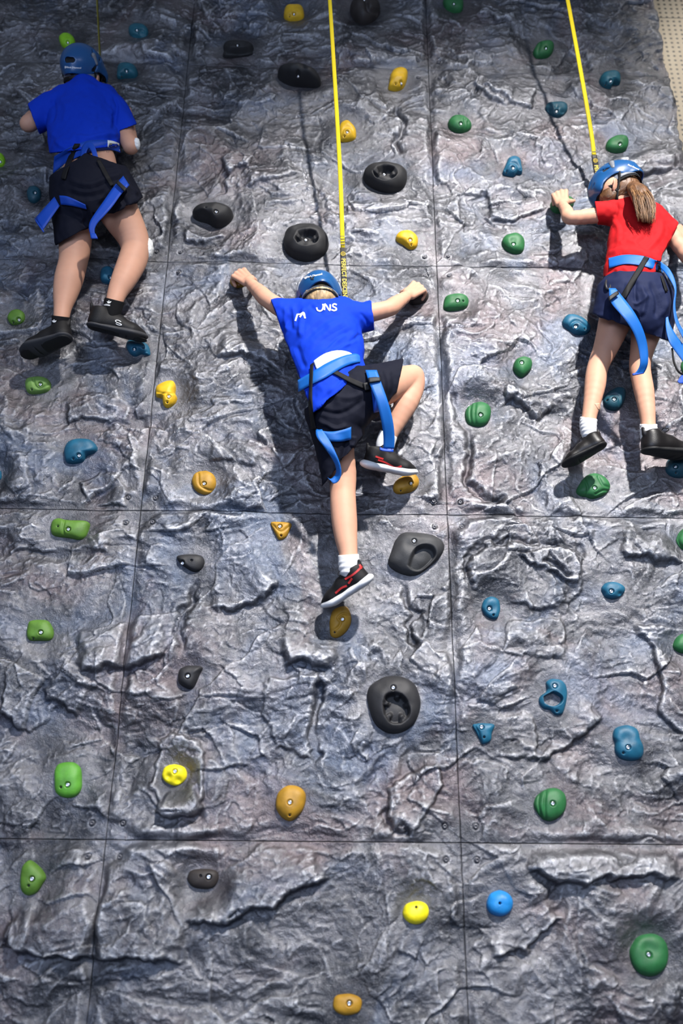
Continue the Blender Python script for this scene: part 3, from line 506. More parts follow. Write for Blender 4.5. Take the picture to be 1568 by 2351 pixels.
for ci, x0 in enumerate((-2.4, -1.2, 0.0, 1.2)):
    for rj in range(5):
        z0 = rj * PANEL; x1 = x0 + PANEL; z1 = z0 + PANEL; vis = ci > 0 
        st = .0038 if vis else .012
        n = int(PANEL / st); e0 = np.array([.0003, .0013]); tt = np.linspace(.0038, PANEL - .0038, n - 4); tt = np.concatenate([e0, tt, PANEL - e0[::-1]]); xs = x0 + tt; zs = z0 + tt
        X, Z = np.meshgrid(xs, zs, indexing='ij'); Hh = panel_relief(X, Z, x0, x1, z0, z1)
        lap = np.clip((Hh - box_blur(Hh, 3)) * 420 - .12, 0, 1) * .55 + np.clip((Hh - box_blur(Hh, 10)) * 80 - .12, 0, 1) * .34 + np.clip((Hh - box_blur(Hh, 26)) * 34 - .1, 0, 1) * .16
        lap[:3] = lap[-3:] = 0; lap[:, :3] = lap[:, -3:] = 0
        X2 = X.copy()
        if ci == 3: X2 = X + sst(x1 - .12, x1, X) * (right_edge(Z) - x1)
        V = np.stack([X2, -Hh, Z], -1).reshape(-1, 3); idx = np.arange(n * n).reshape(n, n)
        q = np.stack([idx[:-1, :-1], idx[1:, :-1], idx[1:, 1:], idx[:-1, 1:]], -1).reshape(-1, 4)
        rim = np.concatenate([idx[:, 0], idx[-1, 1:], idx[-2::-1, -1], idx[0, -2:0:-1]]); nb = len(V); sk = V[rim].copy(); sk[:, 1] = .06; V = np.vstack([V, sk]); m_ = len(rim); k = np.arange(m_)
        q = np.vstack([q, np.stack([rim, nb + k, nb + (k + 1) % m_, rim[(k + 1) % m_]], -1)])
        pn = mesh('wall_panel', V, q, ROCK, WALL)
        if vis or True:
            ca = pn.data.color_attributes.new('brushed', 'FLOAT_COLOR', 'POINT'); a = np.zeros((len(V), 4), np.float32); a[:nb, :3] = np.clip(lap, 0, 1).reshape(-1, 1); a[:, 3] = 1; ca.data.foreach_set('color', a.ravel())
        for sx in (0, 1):
            for sz in (0, 1):
                bx = x0 + .053 if sx == 0 else x1 - .053; bz = z0 + .053 if sz == 0 else z1 - .053
                i = int((bx - x0) / PANEL * n); j = int((bz - z0) / PANEL * n); y = -Hh[max(0, i - 2):i + 3, max(0, j - 2):j + 3].max()
                v, f = bolt_head((bx, y - .0005, bz)); mesh('panel_bolt', v, f, GREYBOLT, pn)
# ---------------------------------------------------------------- building the holds
HM = {}
for nm, c, rg in (('lime', (.20, .46, .012), .5), ('green', (.016, .115, .033), .55), ('olive', (.085, .19, .022), .55), ('palegreen', (.13, .25, .05), .55), ('brightgreen', (.09, .30, .03), .5),
              ('teal', (.007, .085, .12), .5), ('darkteal', (.006, .055, .082), .5), ('blue', (.007, .088, .155), .5), ('brightblue', (.012, .20, .52), .45), ('yellow', (.62, .37, .012), .5),
              ('brightyellow', (.80, .68, .01), .45), ('ochre', (.34, .18, .012), .55), ('black', (.011, .011, .012), .65), ('charcoal', (.015, .015, .017), .6), ('greyrubber', (.030, .031, .033), .62), ('brownblack', (.024, .019, .017), .6)):
    HM[nm] = mat('hold_' + nm, c, rg, 0.45, noise=.22, nscale=28, bump=.35, bscale=420)
CATN = {'lime': 'lime', 'brightyellow': 'yellow', 'ochre': 'ochre', 'yellow': 'yellow', 'blue': 'blue', 'teal': 'blue', 'darkteal': 'blue', 'brightblue': 'blue', 'green': 'green', 'olive': 'green', 'palegreen': 'green', 'brightgreen': 'green', 'black': 'black', 'charcoal': 'black', 'greyrubber': 'black', 'brownblack': 'black'}
def make_hold(col, label, out, bolt, hole, hf, feats):
    q = np.array([[P(u, v)[0], P(u, v)[2]] for u, v in out]); c = (q.min(0) + q.max(0)) / 2; R = max(.02, (np.ptp(q[:, 0]) * .5 + np.ptp(q[:, 1]) * .5) / 2); h = R * hf * 1.25
    r0 = ray(*np.mean(out, 0)); te = max(0, r0[2] / r0[1]); Ru = (q[:, 1].max() - c[1]); k = math.sqrt(max(.2, 1 - (h * te / (Ru + 1e-6)) ** 2)) if h * te < Ru * .95 else .45
    off = q - c; off[:, 1] = np.where(off[:, 1] > 0, off[:, 1] * k, off[:, 1])
    cc = np.array([0.0, (off[:, 1].max() + off[:, 1].min()) / 2]); q = off - cc; c = c + cc
    NT = 96; NR = 30; loop = catmull(np.vstack([q, q[:3]]), NT * 4 + 1); 
    loop = loop[:]; ang = np.unwrap(np.arctan2(q[:, 1], q[:, 0])); sgn = np.sign(ang[-1] - ang[0]) or 1
    th = np.arange(NT) * 2 * math.pi / NT; la = np.arctan2(loop[:, 1], loop[:, 0]); lr = np.hypot(loop[:, 0], loop[:, 1])
    o = np.argsort(la); la = la[o]; lr = lr[o]; rad = np.interp(th, np.concatenate([la - 2 * math.pi, la, la + 2 * math.pi]), np.tile(lr, 3)); 
    for _ in range(2): rad = (np.roll(rad, 1) + rad * 2 + np.roll(rad, -1)) / 4
    pk = np.array([0.0, 0.0])
    if bolt is not None: pb = P(*bolt, h * .8); pk = np.clip((np.array([pb[0], pb[2]]) - c) * .35, -R * .3, R * .3)
    ss = np.linspace(1, 0, NR) ** .8; ss = np.concatenate([[1.0], ss]); V = []
    for i, s in enumerate(ss):
        dd = -.004 if i == 0 else .008 + h * (1 - s ** 2.5) ** (1 / 2.3); x = c[0] + pk[0] * (1 - s) + s * rad * np.cos(th); z = c[1] + pk[1] * (1 - s) + s * rad * np.sin(th)
        dn = dd * (1 + .10 * n2(x * 22 + 3, z * 22) * (1 - s * .5)) if i else np.full(NT, dd)
        V.append(np.stack([x, -dn, z], 1))
    V = np.array(V).reshape(-1, 3); U = px(V); mp = mpp(V[-1]); base = V[:, 1] > .0
    for f in feats:
        if f[0] in ('dent', 'pocket'):
            d = np.hypot(U[:, 0] - f[1][0], U[:, 1] - f[1][1]) / f[2]; V[:, 1] += f[3] * (np.exp(-d ** 2 * 1.2) if f[0] == 'dent' else 1 - sst(.6, 1.1, d))
        elif f[0] == 'groove':
            d, _, _ = segdist(U[:, 0], U[:, 1], catmull(f[1], 16)); V[:, 1] += f[3] * np.exp(-(d / f[2]) ** 2)
        elif f[0] == 'poly':
            pl = catmull(f[1] + [f[1][0]], 40); d, _, _ = segdist(U[:, 0], U[:, 1], pl); ins = inpoly(U[:, 0], U[:, 1], pl); s = np.where(ins, d, -d)
            V[:, 1] += f[2] * sst(-3, 5, s)
            if any(g[0] == 'rib' for g in feats):
                g = [g for g in feats if g[0] == 'rib'][0]; a = np.arctan2(U[:, 1] - g[1][1], U[:, 0] - g[1][0]); rr = np.hypot(U[:, 0] - g[1][0], U[:, 1] - g[1][1]) / g[2]
                V[:, 1] -= f[2] * .55 * sst(-3, 5, s) * sst(.35, .6, np.cos(a * 5 + 1.2)) * sst(.45, .8, rr)
    lim = -.004 if not any(f[0] == 'poly' and f[-1] > .08 for f in feats) else .03
    V[~base, 1] = np.minimum(V[~base, 1], lim); parts = []
    for pt, rr, dp in ((bolt, .0095, .010), (hole, .0045, .008)):
        if pt is None: continue
        U = px(V); d = np.hypot(U[:, 0] - pt[0], U[:, 1] - pt[1]); d[base] = 99; i = int(np.argmin(d)); p = V[i].copy(); dm = np.hypot(V[:, 0] - p[0], V[:, 2] - p[2]); parts.append((p, rr))
        rec = 1 - sst(rr * .75, rr * 1.25, dm); V[~base, 1] = np.where(rec > 0, np.maximum(V[:, 1], V[:, 1] * (1 - rec) + (p[1] + dp) * rec), V[:, 1])[~base]
    NRr = len(ss); idx = np.arange(NRr * NT).reshape(NRr, NT); nx = np.roll(idx, -1, 1)
    Fq = np.stack([idx[:-1], nx[:-1], nx[1:], idx[1:]], -1).reshape(-1, 4)
    e = empty('climbing_hold', (c[0], -.009, c[1]), label, 'climbing hold', CATN[col] + ' climbing holds on the wall')
    mesh('hold_body', V, Fq, HM[col], e)
    for (p, rr), kind in zip(parts, [k for k, pt in (('bolt', bolt), ('hole', hole)) if pt is not None]):
        if kind == 'bolt':
            n = 18; a = np.linspace(0, 2 * math.pi, n, endpoint=False); VV = []; FF = []; y0 = p[1] + .010
            prof = [(.0066, .0), (.0066, -.006), (.0058, -.0072), (.0032, -.0072), (.0030, -.003), (.0001, -.003)]
            for r_, y in prof:
                for t in a: VV.append((p[0] + r_ * math.cos(t), y0 + y, p[2] + r_ * math.sin(t)))
            for i in range(len(prof) - 1):
                for k_ in range(n): k2 = (k_ + 1) % n; FF.append((i * n + k_, (i + 1) * n + k_, (i + 1) * n + k2, i * n + k2))
            mesh('bolt', np.array(VV), np.array(FF), STEEL, e)
        else:
            n = 14; a = np.linspace(0, 2 * math.pi, n, endpoint=False); y0 = p[1] + .0065
            VV = [(p[0], y0, p[2])] + [(p[0] + rr * .9 * math.cos(t), y0, p[2] + rr * .9 * math.sin(t)) for t in a] + [(p[0] + rr * .9 * math.cos(t), y0 + .003, p[2] + rr * .9 * math.sin(t)) for t in a]
            FF = [(0, 1 + (k_ + 1) % n, 1 + k_) for k_ in range(n)] + [(1 + k_, 1 + (k_ + 1) % n, 1 + n + (k_ + 1) % n, 1 + n + k_) for k_ in range(n)]
            mesh('screw_hole', VV, FF, HOLE, e)
    return e
for hd in HOLDS: make_hold(*hd)
# ---------------------------------------------------------------- room: perforated timber wall behind, floor
def timber():
    m = bpy.data.materials.new('perforated_plywood'); m.use_nodes = True; nt = m.node_tree; N = nt.nodes; L = nt.links; b = N['Principled BSDF']
    tc = N.new('ShaderNodeTexCoord'); sep = N.new('ShaderNodeSeparateXYZ'); L.new(tc.outputs['Object'], sep.inputs[0])
    def mth(op, a, v=None, c=None):
        n = N.new('ShaderNodeMath'); n.operation = op
        for i, s in enumerate((a, v, c)):
            if s is None: continue
            if isinstance(s, (int, float)): n.inputs[i].default_value = s
            else: L.new(s, n.inputs[i])
        return n.outputs[0]
    pt = .0355; fx = mth('PINGPONG', sep.outputs['X'], pt / 2); fz = mth('PINGPONG', sep.outputs['Z'], pt / 2)
    d = mth('SQRT', mth('ADD', mth('MULTIPLY', fx, fx), mth('MULTIPLY', fz, fz))); holem = mth('LESS_THAN', d, .0080)
    gx = mth('PINGPONG', mth('ADD', sep.outputs['X'], .25), .6); gz = mth('PINGPONG', mth('ADD', sep.outputs['Z'], .22), .6); gap = mth('LESS_THAN', mth('MINIMUM', gx, gz), .003)
    t = N.new('ShaderNodeTexNoise'); t.inputs['Scale'].default_value = 6; t.inputs['Detail'].default_value = 6; mp = N.new('ShaderNodeMapping'); mp.inputs['Scale'].default_value = (6, 1, .6); L.new(tc.outputs['Object'], mp.inputs[0]); L.new(mp.outputs[0], t.inputs['Vector'])
    rp = N.new('ShaderNodeValToRGB'); rp.color_ramp.elements[0].position = .3; rp.color_ramp.elements[0].color = (.58, .44, .27, 1); rp.color_ramp.elements[1].position = .7; rp.color_ramp.elements[1].color = (.70, .56, .36, 1); L.new(t.outputs['Fac'], rp.inputs['Fac'])
    x = N.new('ShaderNodeMix'); x.data_type = 'RGBA'; L.new(mth('MAXIMUM', holem, gap), x.inputs[0]); L.new(rp.outputs['Color'], x.inputs[6]); x.inputs[7].default_value = (.03, .022, .016, 1); L.new(x.outputs[2], b.inputs['Base Color'])
    b.inputs['Roughness'].default_value = .5
    return m
v, f = boxm((-3.2, .42, 0), (4.6, .46, 8.0)); o = mesh('wall_back', v, f, timber(), None, False); tag(o, kind='structure')
v, f = boxm((-3.2, -7.0, -.05), (4.6, .46, -.002)); o = mesh('floor', v, f, mat('blue_gym_floor', (.05, .075, .14), .55, noise=.2, nscale=3), None, False); tag(o, kind='structure')
v, f = join([boxm((-2.4, .07, .0), (-2.32, .40, 6.0)), boxm((2.3, .07, 0), (2.38, .40, 6.0)), boxm((-.04, .07, 0), (.04, .40, 6)), boxm((-2.4, .07, 5.9), (2.38, .40, 6.0))])
mesh('support_frame', v, f, DARKSTEEL, WALL, False)
# ---------------------------------------------------------------- climbers
SKIN = mat('skin', (.53, .285, .19), .58, .25, noise=.06, nscale=14, sss=.12)
SHIRTB = mat('royal_blue_jersey', (.0, .032, .44), .8, .2, bump=.25, bscale=900)
SHIRTR = mat('red_jersey', (.43, .006, .009), .8, .2, bump=.25, bscale=900)
NAVY = mat('dark_navy_cloth', (.0035, .0045, .012), .8, .18, bump=.3, bscale=700)
NAVY2 = mat('navy_cloth', (.006, .011, .042), .75, .2, bump=.3, bscale=700)
WEBB = mat('blue_webbing', (.004, .105, .40), .5, .4, bump=.22, bscale=420, wave='DIAGONAL')
WEBD = mat('royal_webbing', (.002, .052, .38), .5, .4, bump=.22, bscale=420, wave='DIAGONAL')
WEBK = mat('black_webbing', (.005, .005, .006), .7, .25, bump=.2, bscale=420, wave='DIAGONAL')
HELB = mat('helmet_shell_blue', (.008, .070, .205), .32, .5)
FOAM = mat('helmet_foam', (.008, .008, .010), .85)
GREYP = mat('grey_plastic', (.16, .17, .19), .4)
WHITE = mat('white_print', (.80, .80, .80), .6)
LABW = mat('white_label', (.72, .74, .72), .6)
SOCKW = mat('white_sock', (.78, .78, .78), .85, .2, bump=.5, bscale=260, wave='Z')
SOCKB = mat('black_sock', (.005, .005, .006), .85, .2, bump=.5, bscale=260, wave='Z')
SHOEK = mat('black_shoe', (.005, .0045, .005), .6, .3, bump=.4, bscale=500)
LEATH = mat('black_leather', (.006, .005, .005), .42, .35, bump=.2, bscale=300)
SOLEW = mat('white_sole', (.70, .71, .72), .5, bump=.4, bscale=220, wave='DIAGONAL')
SOLEK = mat('black_sole', (.009, .009, .0095), .6, .3)
SOLEG = mat('grey_sole', (.035, .035, .038), .6, .3)
REDP = mat('shoe_red', (.42, .02, .02), .5)
HAIRB = mat('blonde_hair', (.36, .24, .12), .5, .4, noise=.5, nscale=60)
HAIRG = mat('brown_hair', (.11, .050, .020), .45, .5, noise=.5, nscale=50, bump=.5, bscale=300)
HAIRG2 = mat('light_brown_hair', (.26, .135, .052), .5, .5)
HAIRK = mat('dark_brown_hair', (.03, .018, .012), .55)
BAND = mat('white_gauze', (.75, .76, .74), .9)
YEL = mat('yellow_webbing', (.66, .50, .004), .55, .3, bump=.4, bscale=200, wave='Z')
LABK = mat('black_label', (.022, .020, .016), .6)
YTXT = mat('yellow_print', (.70, .50, .03), .6)
TEAL = mat('teal_trim', (.02, .30, .33), .7)
Yv = np.array([0., 1., 0.])
def U(v): v = np.asarray(v, float); return v / np.linalg.norm(v)
def hand(sd, W, K, n, side, k=1.0, curl=(40, 95, 140), thumb=(.55, .65, -.35), spread=1.0):
    W = np.asarray(W); K = np.asarray(K); f = U(K - W); n = U(n - (n @ f) * f); s = np.cross(f, n); s = s if s @ side > 0 else -s
    for i, (o, back, ln) in enumerate(((.026, .003, .93), (.0088, -.001, 1.0), (-.0085, .003, .95), (-.0245, .010, .78))):
        kn = K + s * o * k * spread - f * back * k - n * abs(i - 1.4) * .002
        sd.cone(W + s * o * .55 * k + f * .004, kn, .0125 * k, .0088 * k, .005)
        p = kn; r = .0084 * k; sd.ell(kn + n * .001 * k, np.array([.0098, .0098, .0098]) * k, k=.003)
        for j, (a, l) in enumerate(zip(curl, (.030, .021, .016))):
            a = math.radians(a + (i - 1.5) * 4); q = p + (f * math.cos(a) - n * math.sin(a)) * l * k * ln + s * o * .06
            sd.cone(p, q, r, r * .92, .0012 if j else .002); p = q; r *= .92
    b = W + s * .017 * k + f * .012 * k - n * .004; t = U(s * thumb[0] + f * thumb[1] + n * thumb[2]); m = b + t * .030 * k; t2 = U(t + f * .45 - n * .25)
    sd.cone(W + f * .006, b, .014 * k, .0125 * k, .01); sd.cone(b, m, .0125 * k, .0098 * k, .008); sd.cone(m, m + t2 * .026 * k, .0096 * k, .0075 * k, .003)
def frame(up, fwd):
    u = U(up); f = np.asarray(fwd, float); f = U(f - (f @ u) * u); r = np.cross(f, u); return np.stack([r, f, u], 1)     # columns: right, forward, up
def head(sd, c, R, hoff=(0, 0, -.012)):
    c = c + R @ np.array(hoff)
    L = lambda x, y, z: c + R @ np.array([x, y, z]); rot = R.T
    sd.ell(L(0, -.006, .012), (.069, .087, .078), rot, .01); sd.ell(L(0, .030, -.045), (.050, .052, .056), rot, .03); sd.ell(L(0, -.035, -.035), (.052, .045, .05), rot, .03)
    sd.cone(L(0, .078, -.012), L(0, .094, -.034), .007, .011, .012); sd.ell(L(0, .076, -.062), (.020, .009, .010), rot, .008); sd.ell(L(0, .068, -.088), (.018, .014, .013), rot, .015)
    for sx in (-1, 1):
        sd.ell(L(.028 * sx, .089, -.008), (.015, .012, .009), rot, .010, sub=True); sd.ell(L(.028 * sx, .072, -.010), (.012, .011, .010), rot, .003)
        sd.ell(L(.036 * sx, .058, -.040), (.022, .022, .022), rot, .02)
        sd.ell(L(.076 * sx, -.006, -.024), (.008, .019, .030), rot, .004); sd.ell(L(.088 * sx, .001, -.020), (.0055, .008, .014), rot, .004, sub=True)
    sd.cone(L(-.016, .088, -.063), L(.016, .088, -.063), .0018, .0018, .003, sub=True)
def xf_mesh(sd, name, m, parent, c, R, disp=None): return sd.mesh(name, m, parent, disp=disp, xf=(R, c))
def arc_strip(c, R, pts, w, wdir):            # local centre line -> sheet edges
    p = catmull(pts, 20); wd = np.asarray(wdir, float)
    if wd.ndim == 1: wd = np.tile(wd, (20, 1))
    A = (p - wd * w / 2) @ R.T + c; B = (p + wd * w / 2) @ R.T + c; return sheet(A, B, .002, 2)
def helmet(parent, c, R, hair=None, hairlow=-.075, vents=(), hf=0.0, hoff=(0, 0, -.012)):
    sd = SD((-.115, -.135, -.075), (.115, .135, .14), .0022)
    sd.ell((0, -.004, .020), (.095, .116, .098), k=.001); sd.cone((0, -.075, .0), (0, -.082, -.030), .050, .040, .03); 
    sd.cone((-.06, .046, -.008), (.06, .046, -.008), .036, .036, .03) 
    inner = SD((-.115, -.135, -.075), (.115, .135, .14), .0022); inner.d = sd.d + .0055
    foam = SD((-.115, -.135, -.075), (.115, .135, .14), .0022); foam.d = np.maximum(sd.d + .006, -(sd.d + .019))
    sd.d = np.maximum(sd.d, -inner.d)
    for q in (sd, foam):
        low = .0 if q is sd else .006
        q.cut((0, -.115, -.046 + low), (0, .10, -1)); q.cut((0, .10, -.008 + low), (0, .25, -1)) if False else None
        for sx in (-1, 1): q.ell((.105 * sx, .000, -.058 + low), (.07, .062, .046), k=.012, sub=True)
        q.ell((0, .125, -.045 + low), (.12, .06, .040), k=.012, sub=True)
        for a, b, r in vents:                 # vents read off the photo, carried onto the shell
            pr = []
            for p_ in (a, b):
                o_ = R.T @ (CP - c) - np.array([0, -.004, .020]); r_ = R.T @ ray(*p_); e_ = np.array([.095, .116, .098]); o_ = o_ / e_; r_ = r_ / e_; A_ = r_ @ r_; B_ = o_ @ r_; D_ = max(0, B_ * B_ - A_ * (o_ @ o_ - 1)); t_ = (-B_ - math.sqrt(D_)) / A_
                pr.append((o_ + r_ * t_) * e_ + np.array([0, -.004, .020]))
            pr = [p_ + U(p_) * .007 for p_ in pr]; q.cone(pr[0], pr[1], r + .005, r + .003, .001, sub=True)
        if True:
            for sx in (-1, 1):
                for a, b, r in (((.030, -.128, .050), (.052, -.112, .046), .0085), ((.088, -.058, .052), (.074, -.040, .082), .0105), ((.098, -.020, .040), (.088, .012, .068), .009), ((.075, .050, .074), (.060, .078, .060), .0095), ((.048, -.060, .108), (.040, -.030, .118), .008), ((.088, .062, .030), (.070, .092, .028), .008)):
                    q.cone(np.array(a) * (sx, 1, 1), np.array(b) * (sx, 1, 1), r, r * .8, .002, sub=True)
    h = xf_mesh(sd, 'helmet', HELB, parent, c, R)
    xf_mesh(foam, 'helmet_liner', FOAM, h, c, R)
    # raised clip pads on each side
    pads = []
    for sx in (-1, 1):
        s2 = SD((-.12, -.08, -.03), (.12, .06, .10), .002); s2.cone((.088 * sx, -.040, .020), (.080 * sx, -.052, .050), .0085, .0125, .002, (np.array([1., 0, 0]), .75)); xf_mesh(s2, 'clip_pad', GREYP, h, c, R)
    # cradle band round the nape and chin straps
    for z, w, y in ((-.030, .030, -.086), (-.054, .012, -.082)):
        pts = [(-.076, .01, z + .012), (-.073, -.045, z), (-.040, y, z - .004), (0, y - .010, z - .004), (.040, y, z - .004), (.073, -.045, z), (.076, .01, z + .012)]
        v, f = arc_strip(c, R, pts, w, (0, 0, 1)); mesh('cradle_band', v, f, GREYP if w > .015 else WEBK, h)
    for sx in (-1, 1):
        for y0 in (-.050, .040):
            v, f = arc_strip(c, R, [(.080 * sx, y0, .0), (.080 * sx, y0 * .6, -.035), (.068 * sx, .018, -.078)], .011, (0, .93, .3) if y0 < 0 else (0, .9, -.4)); mesh('chin_strap', v, f, WEBK, h)
        v, f = arc_strip(c, R, [(.068 * sx, .018, -.076), (.05 * sx, .045, -.100), (0, .056, -.108)], .011, (0, .7, .7)); mesh('chin_strap', v, f, WEBK, h)
    if hair:
        hs = SD((-.1, -.12, -.10), (.1, .12, .11), .0028); hs.ell((0, -.010, .012), (.0735, .090, .0815), k=.001); hs.ell((0, -.036, -.032), (.0635, .054, .056), k=.03); hs.cut((0, hf, .03), (0, 1, -.55)); hs.cut((0, -.05, hairlow), (0, .12, -1))
        if hf > 0:
            for sx in (-1, 1): hs.ell((.046 * sx, .028, -.022), (.033, .050, .044), k=.012)
            hs.cut((0, .078, 0), (0, 1, 0))
        for sx in (-1, 1): hs.ell((.082 * sx, -.002, -.024), (.03, .017 if hf > 0 else .024, .030), k=.004, sub=True)
        xf_mesh(hs, 'hair', hair, parent, c + R @ np.array(hoff), R, disp=lambda V, N: .0014 * n3(V[:, 0] * 260, V[:, 1] * 60, V[:, 2] * 60) + .0008 * n3(V[:, 0] * 60, V[:, 1] * 40, V[:, 2] * 20))
    return h
def shoe(parent, heel, toe, up, kind, L0=.225, side=1):
    heel = np.asarray(heel); toe = np.asarray(toe); f = U(toe - heel); R = frame(up - (up @ f) * f, f); k = np.linalg.norm(toe - heel) / L0
    lo = (-.065, -.02, -.02); hi = (.065, .25, .13)
    sole = SD(lo, hi, .0023); z = np.array([0, 0, 1.])
    th = {'white': .40, 'skate': .34, 'leather': .36}[kind]; zc = .013
    sole.cone((0, .036, zc), (0, .10, zc), .037, .033, .01, (z, th)); sole.cone((0, .10, zc), (.004 * side, .160, zc), .033, .042, .015, (z, th)); sole.cone((.004 * side, .160, zc), (0, .192, zc + .006), .042, .032, .015, (z, th))
    if kind == 'white': sole.cone((0, .030, .018), (0, .075, .016), .038, .035, .012, (z, .44))
    for yy in (.055, .085, .115, .145, .175): sole.cone((-.06, yy, -.003), (.06, yy, -.003), .003, .003, .002, sub=True)
    so = xf_mesh(sole, 'shoe', {'white': SHOEK, 'skate': SHOEK, 'leather': LEATH}[kind], parent, heel, R * k) if False else None
    upr = SD(lo, hi, .0023)
    upr.cone((0, .036, .030), (0, .037, .070), .0335, .0300, .012); upr.cone((0, .050, .056), (0, .105, .046), .031, .031, .02, (np.array([1., 0, 0]), 1.05)); upr.cone((0, .045, .030), (0, .110, .030), .034, .034, .015, (z, .9)); upr.cone((0, .105, .040), (.004 * side, .158, .026), .033, .0385, .02, (z, .78)); upr.cone((.004 * side, .158, .024), (0, .190, .021), .0385, .0295, .015, (z, .72))
    upr.cone((0, .008, .070), (0, .004, .090), .007, .005, .008); upr.cone((0, .082, .066), (0, .072, .090), .013, .010, .012, (np.array([0, 1., .2]), .5))
    upr.cone((0, .040, .055), (0, .034, .120), .0235, .027, .004, sub=True); upr.cut((0, 0, .016), (0, 0, -1))
    sh = xf_mesh(upr, 'shoe', {'white': SHOEK, 'skate': SHOEK, 'leather': LEATH}[kind], parent, heel, R * k)
    xf_mesh(sole, 'sole', {'white': SOLEW, 'skate': SOLEG, 'leather': SOLEK}[kind], sh, heel, R * k)
    if kind == 'skate':
        o = SD(lo, hi, .0025); o.cone((0, .036, .004), (0, .19, .004), .031, .034, .01, (z, .22)); xf_mesh(o, 'outsole', SOLEK, sh, heel, R * k)
    if kind != 'skate':
        T = []
        for i in range(5):
            y = .082 + .014 * i; zt = .0775 - .0085 * i; T.append(tube([(-.016, y, zt - .006), (-.006, y + .004, zt + .001), (.006, y + .008, zt), (.016, y + .011, zt - .008)], .0019, 6)); T.append(tube([(.016, y, zt - .006), (.006, y + .004, zt + .001), (-.006, y + .008, zt), (-.016, y + .011, zt - .008)], .0019, 6))
        for sx in (-1, 1): T.append(tube([(0, .08, .083), (.018 * sx, .083, .094), (.032 * sx, .09, .086), (.020 * sx, .086, .080), (0, .082, .082)], .0016, 6))
        v, f_ = join(T); v = (v * k) @ R.T + heel; mesh('laces', v, f_, WEBK, sh)
    return sh, R, k
def pxfolds(F_):                              # cloth folds given as photo lines: (polyline, height, width px)
    def fn(V, N):
        q = px(V); r = .0042 * n3(V[:, 0] * 24 + V[:, 2] * 12, V[:, 1] * 14, V[:, 2] * 14 - V[:, 0] * 8) + .0018 * n3(V[:, 0] * 55, V[:, 1] * 40, V[:, 2] * 48)
        for pl, a, wd in F_:
            d, sg, t = segdist(q[:, 0], q[:, 1], catmull(pl, 14)); r = r + a * np.exp(-(d / wd) ** 2) * sst(0, .2, t) * sst(0, .2, 1 - t)
        return r
    return fn
def pxcut(sd, a, b, kill):                    # plane through two photo points seen from the camera station; removes the side holding 'kill'
    n = np.cross(ray(*a), ray(*b)); n = n / np.linalg.norm(n)
    if (P(*kill, .2) - CP) @ n < 0: n = -n
    sd.cut(CP, n)
def strokes(name, lines, w, m, parent, bv, off=.0035):
    T = []
    for ln in lines:
        ln2 = catmull(ln, max(4, len(ln) * 4)) if len(ln) > 2 else np.array([np.array(ln[0]) + (np.array(ln[1]) - np.array(ln[0])) * t for t in np.linspace(0, 1, 5)])
        A, B = edges_of(ln2, w); pa = [on(bv, *q, off) for q in A]; pb = [on(bv, *q, off) for q in B]; ok = [i for i in range(len(pa)) if pa[i] is not None and pb[i] is not None]
        if len(ok) > 2: T.append(sheet(np.array([pa[i] for i in ok]), np.array([pb[i] for i in ok]), .0008, 2))
    if T: v, f = join(T); return mesh(name, v, f, m, parent, False)
def text_px(name, s, org, h, ang, m, parent, bv=None, off=.003, plane=None, bold=.0, sx=1.0):
    cu = bpy.data.curves.new(name, 'FONT'); cu.body = s; cu.size = 1; cu.offset = bold; cu.resolution_u = 3; o = bpy.data.objects.new(name, cu); COL.objects.link(o)
    bpy.context.view_layer.update(); me = bpy.data.meshes.new_from_object(o.evaluated_get(bpy.context.evaluated_depsgraph_get())); bpy.data.objects.remove(o); ca, sa = math.cos(ang), math.sin(ang)
    if plane is not None:
        Vs = [plane(v.co.x * h * sx, v.co.y * h) for v in me.vertices]
    else:
        Vs = []
        for v in me.vertices:
            x = v.co.x * h * sx; y = v.co.y * h; u = org[0] + ca * x + sa * y; vv = org[1] + sa * x - ca * y; p = on(bv, u, vv, off); Vs.append(p if p is not None else (Vs[-1] if Vs else P(u, vv, .2)))
    Fc = [tuple(p.vertices) for p in me.polygons]; bpy.data.meshes.remove(me); return mesh(name, np.array(Vs), Fc, m, parent, False)

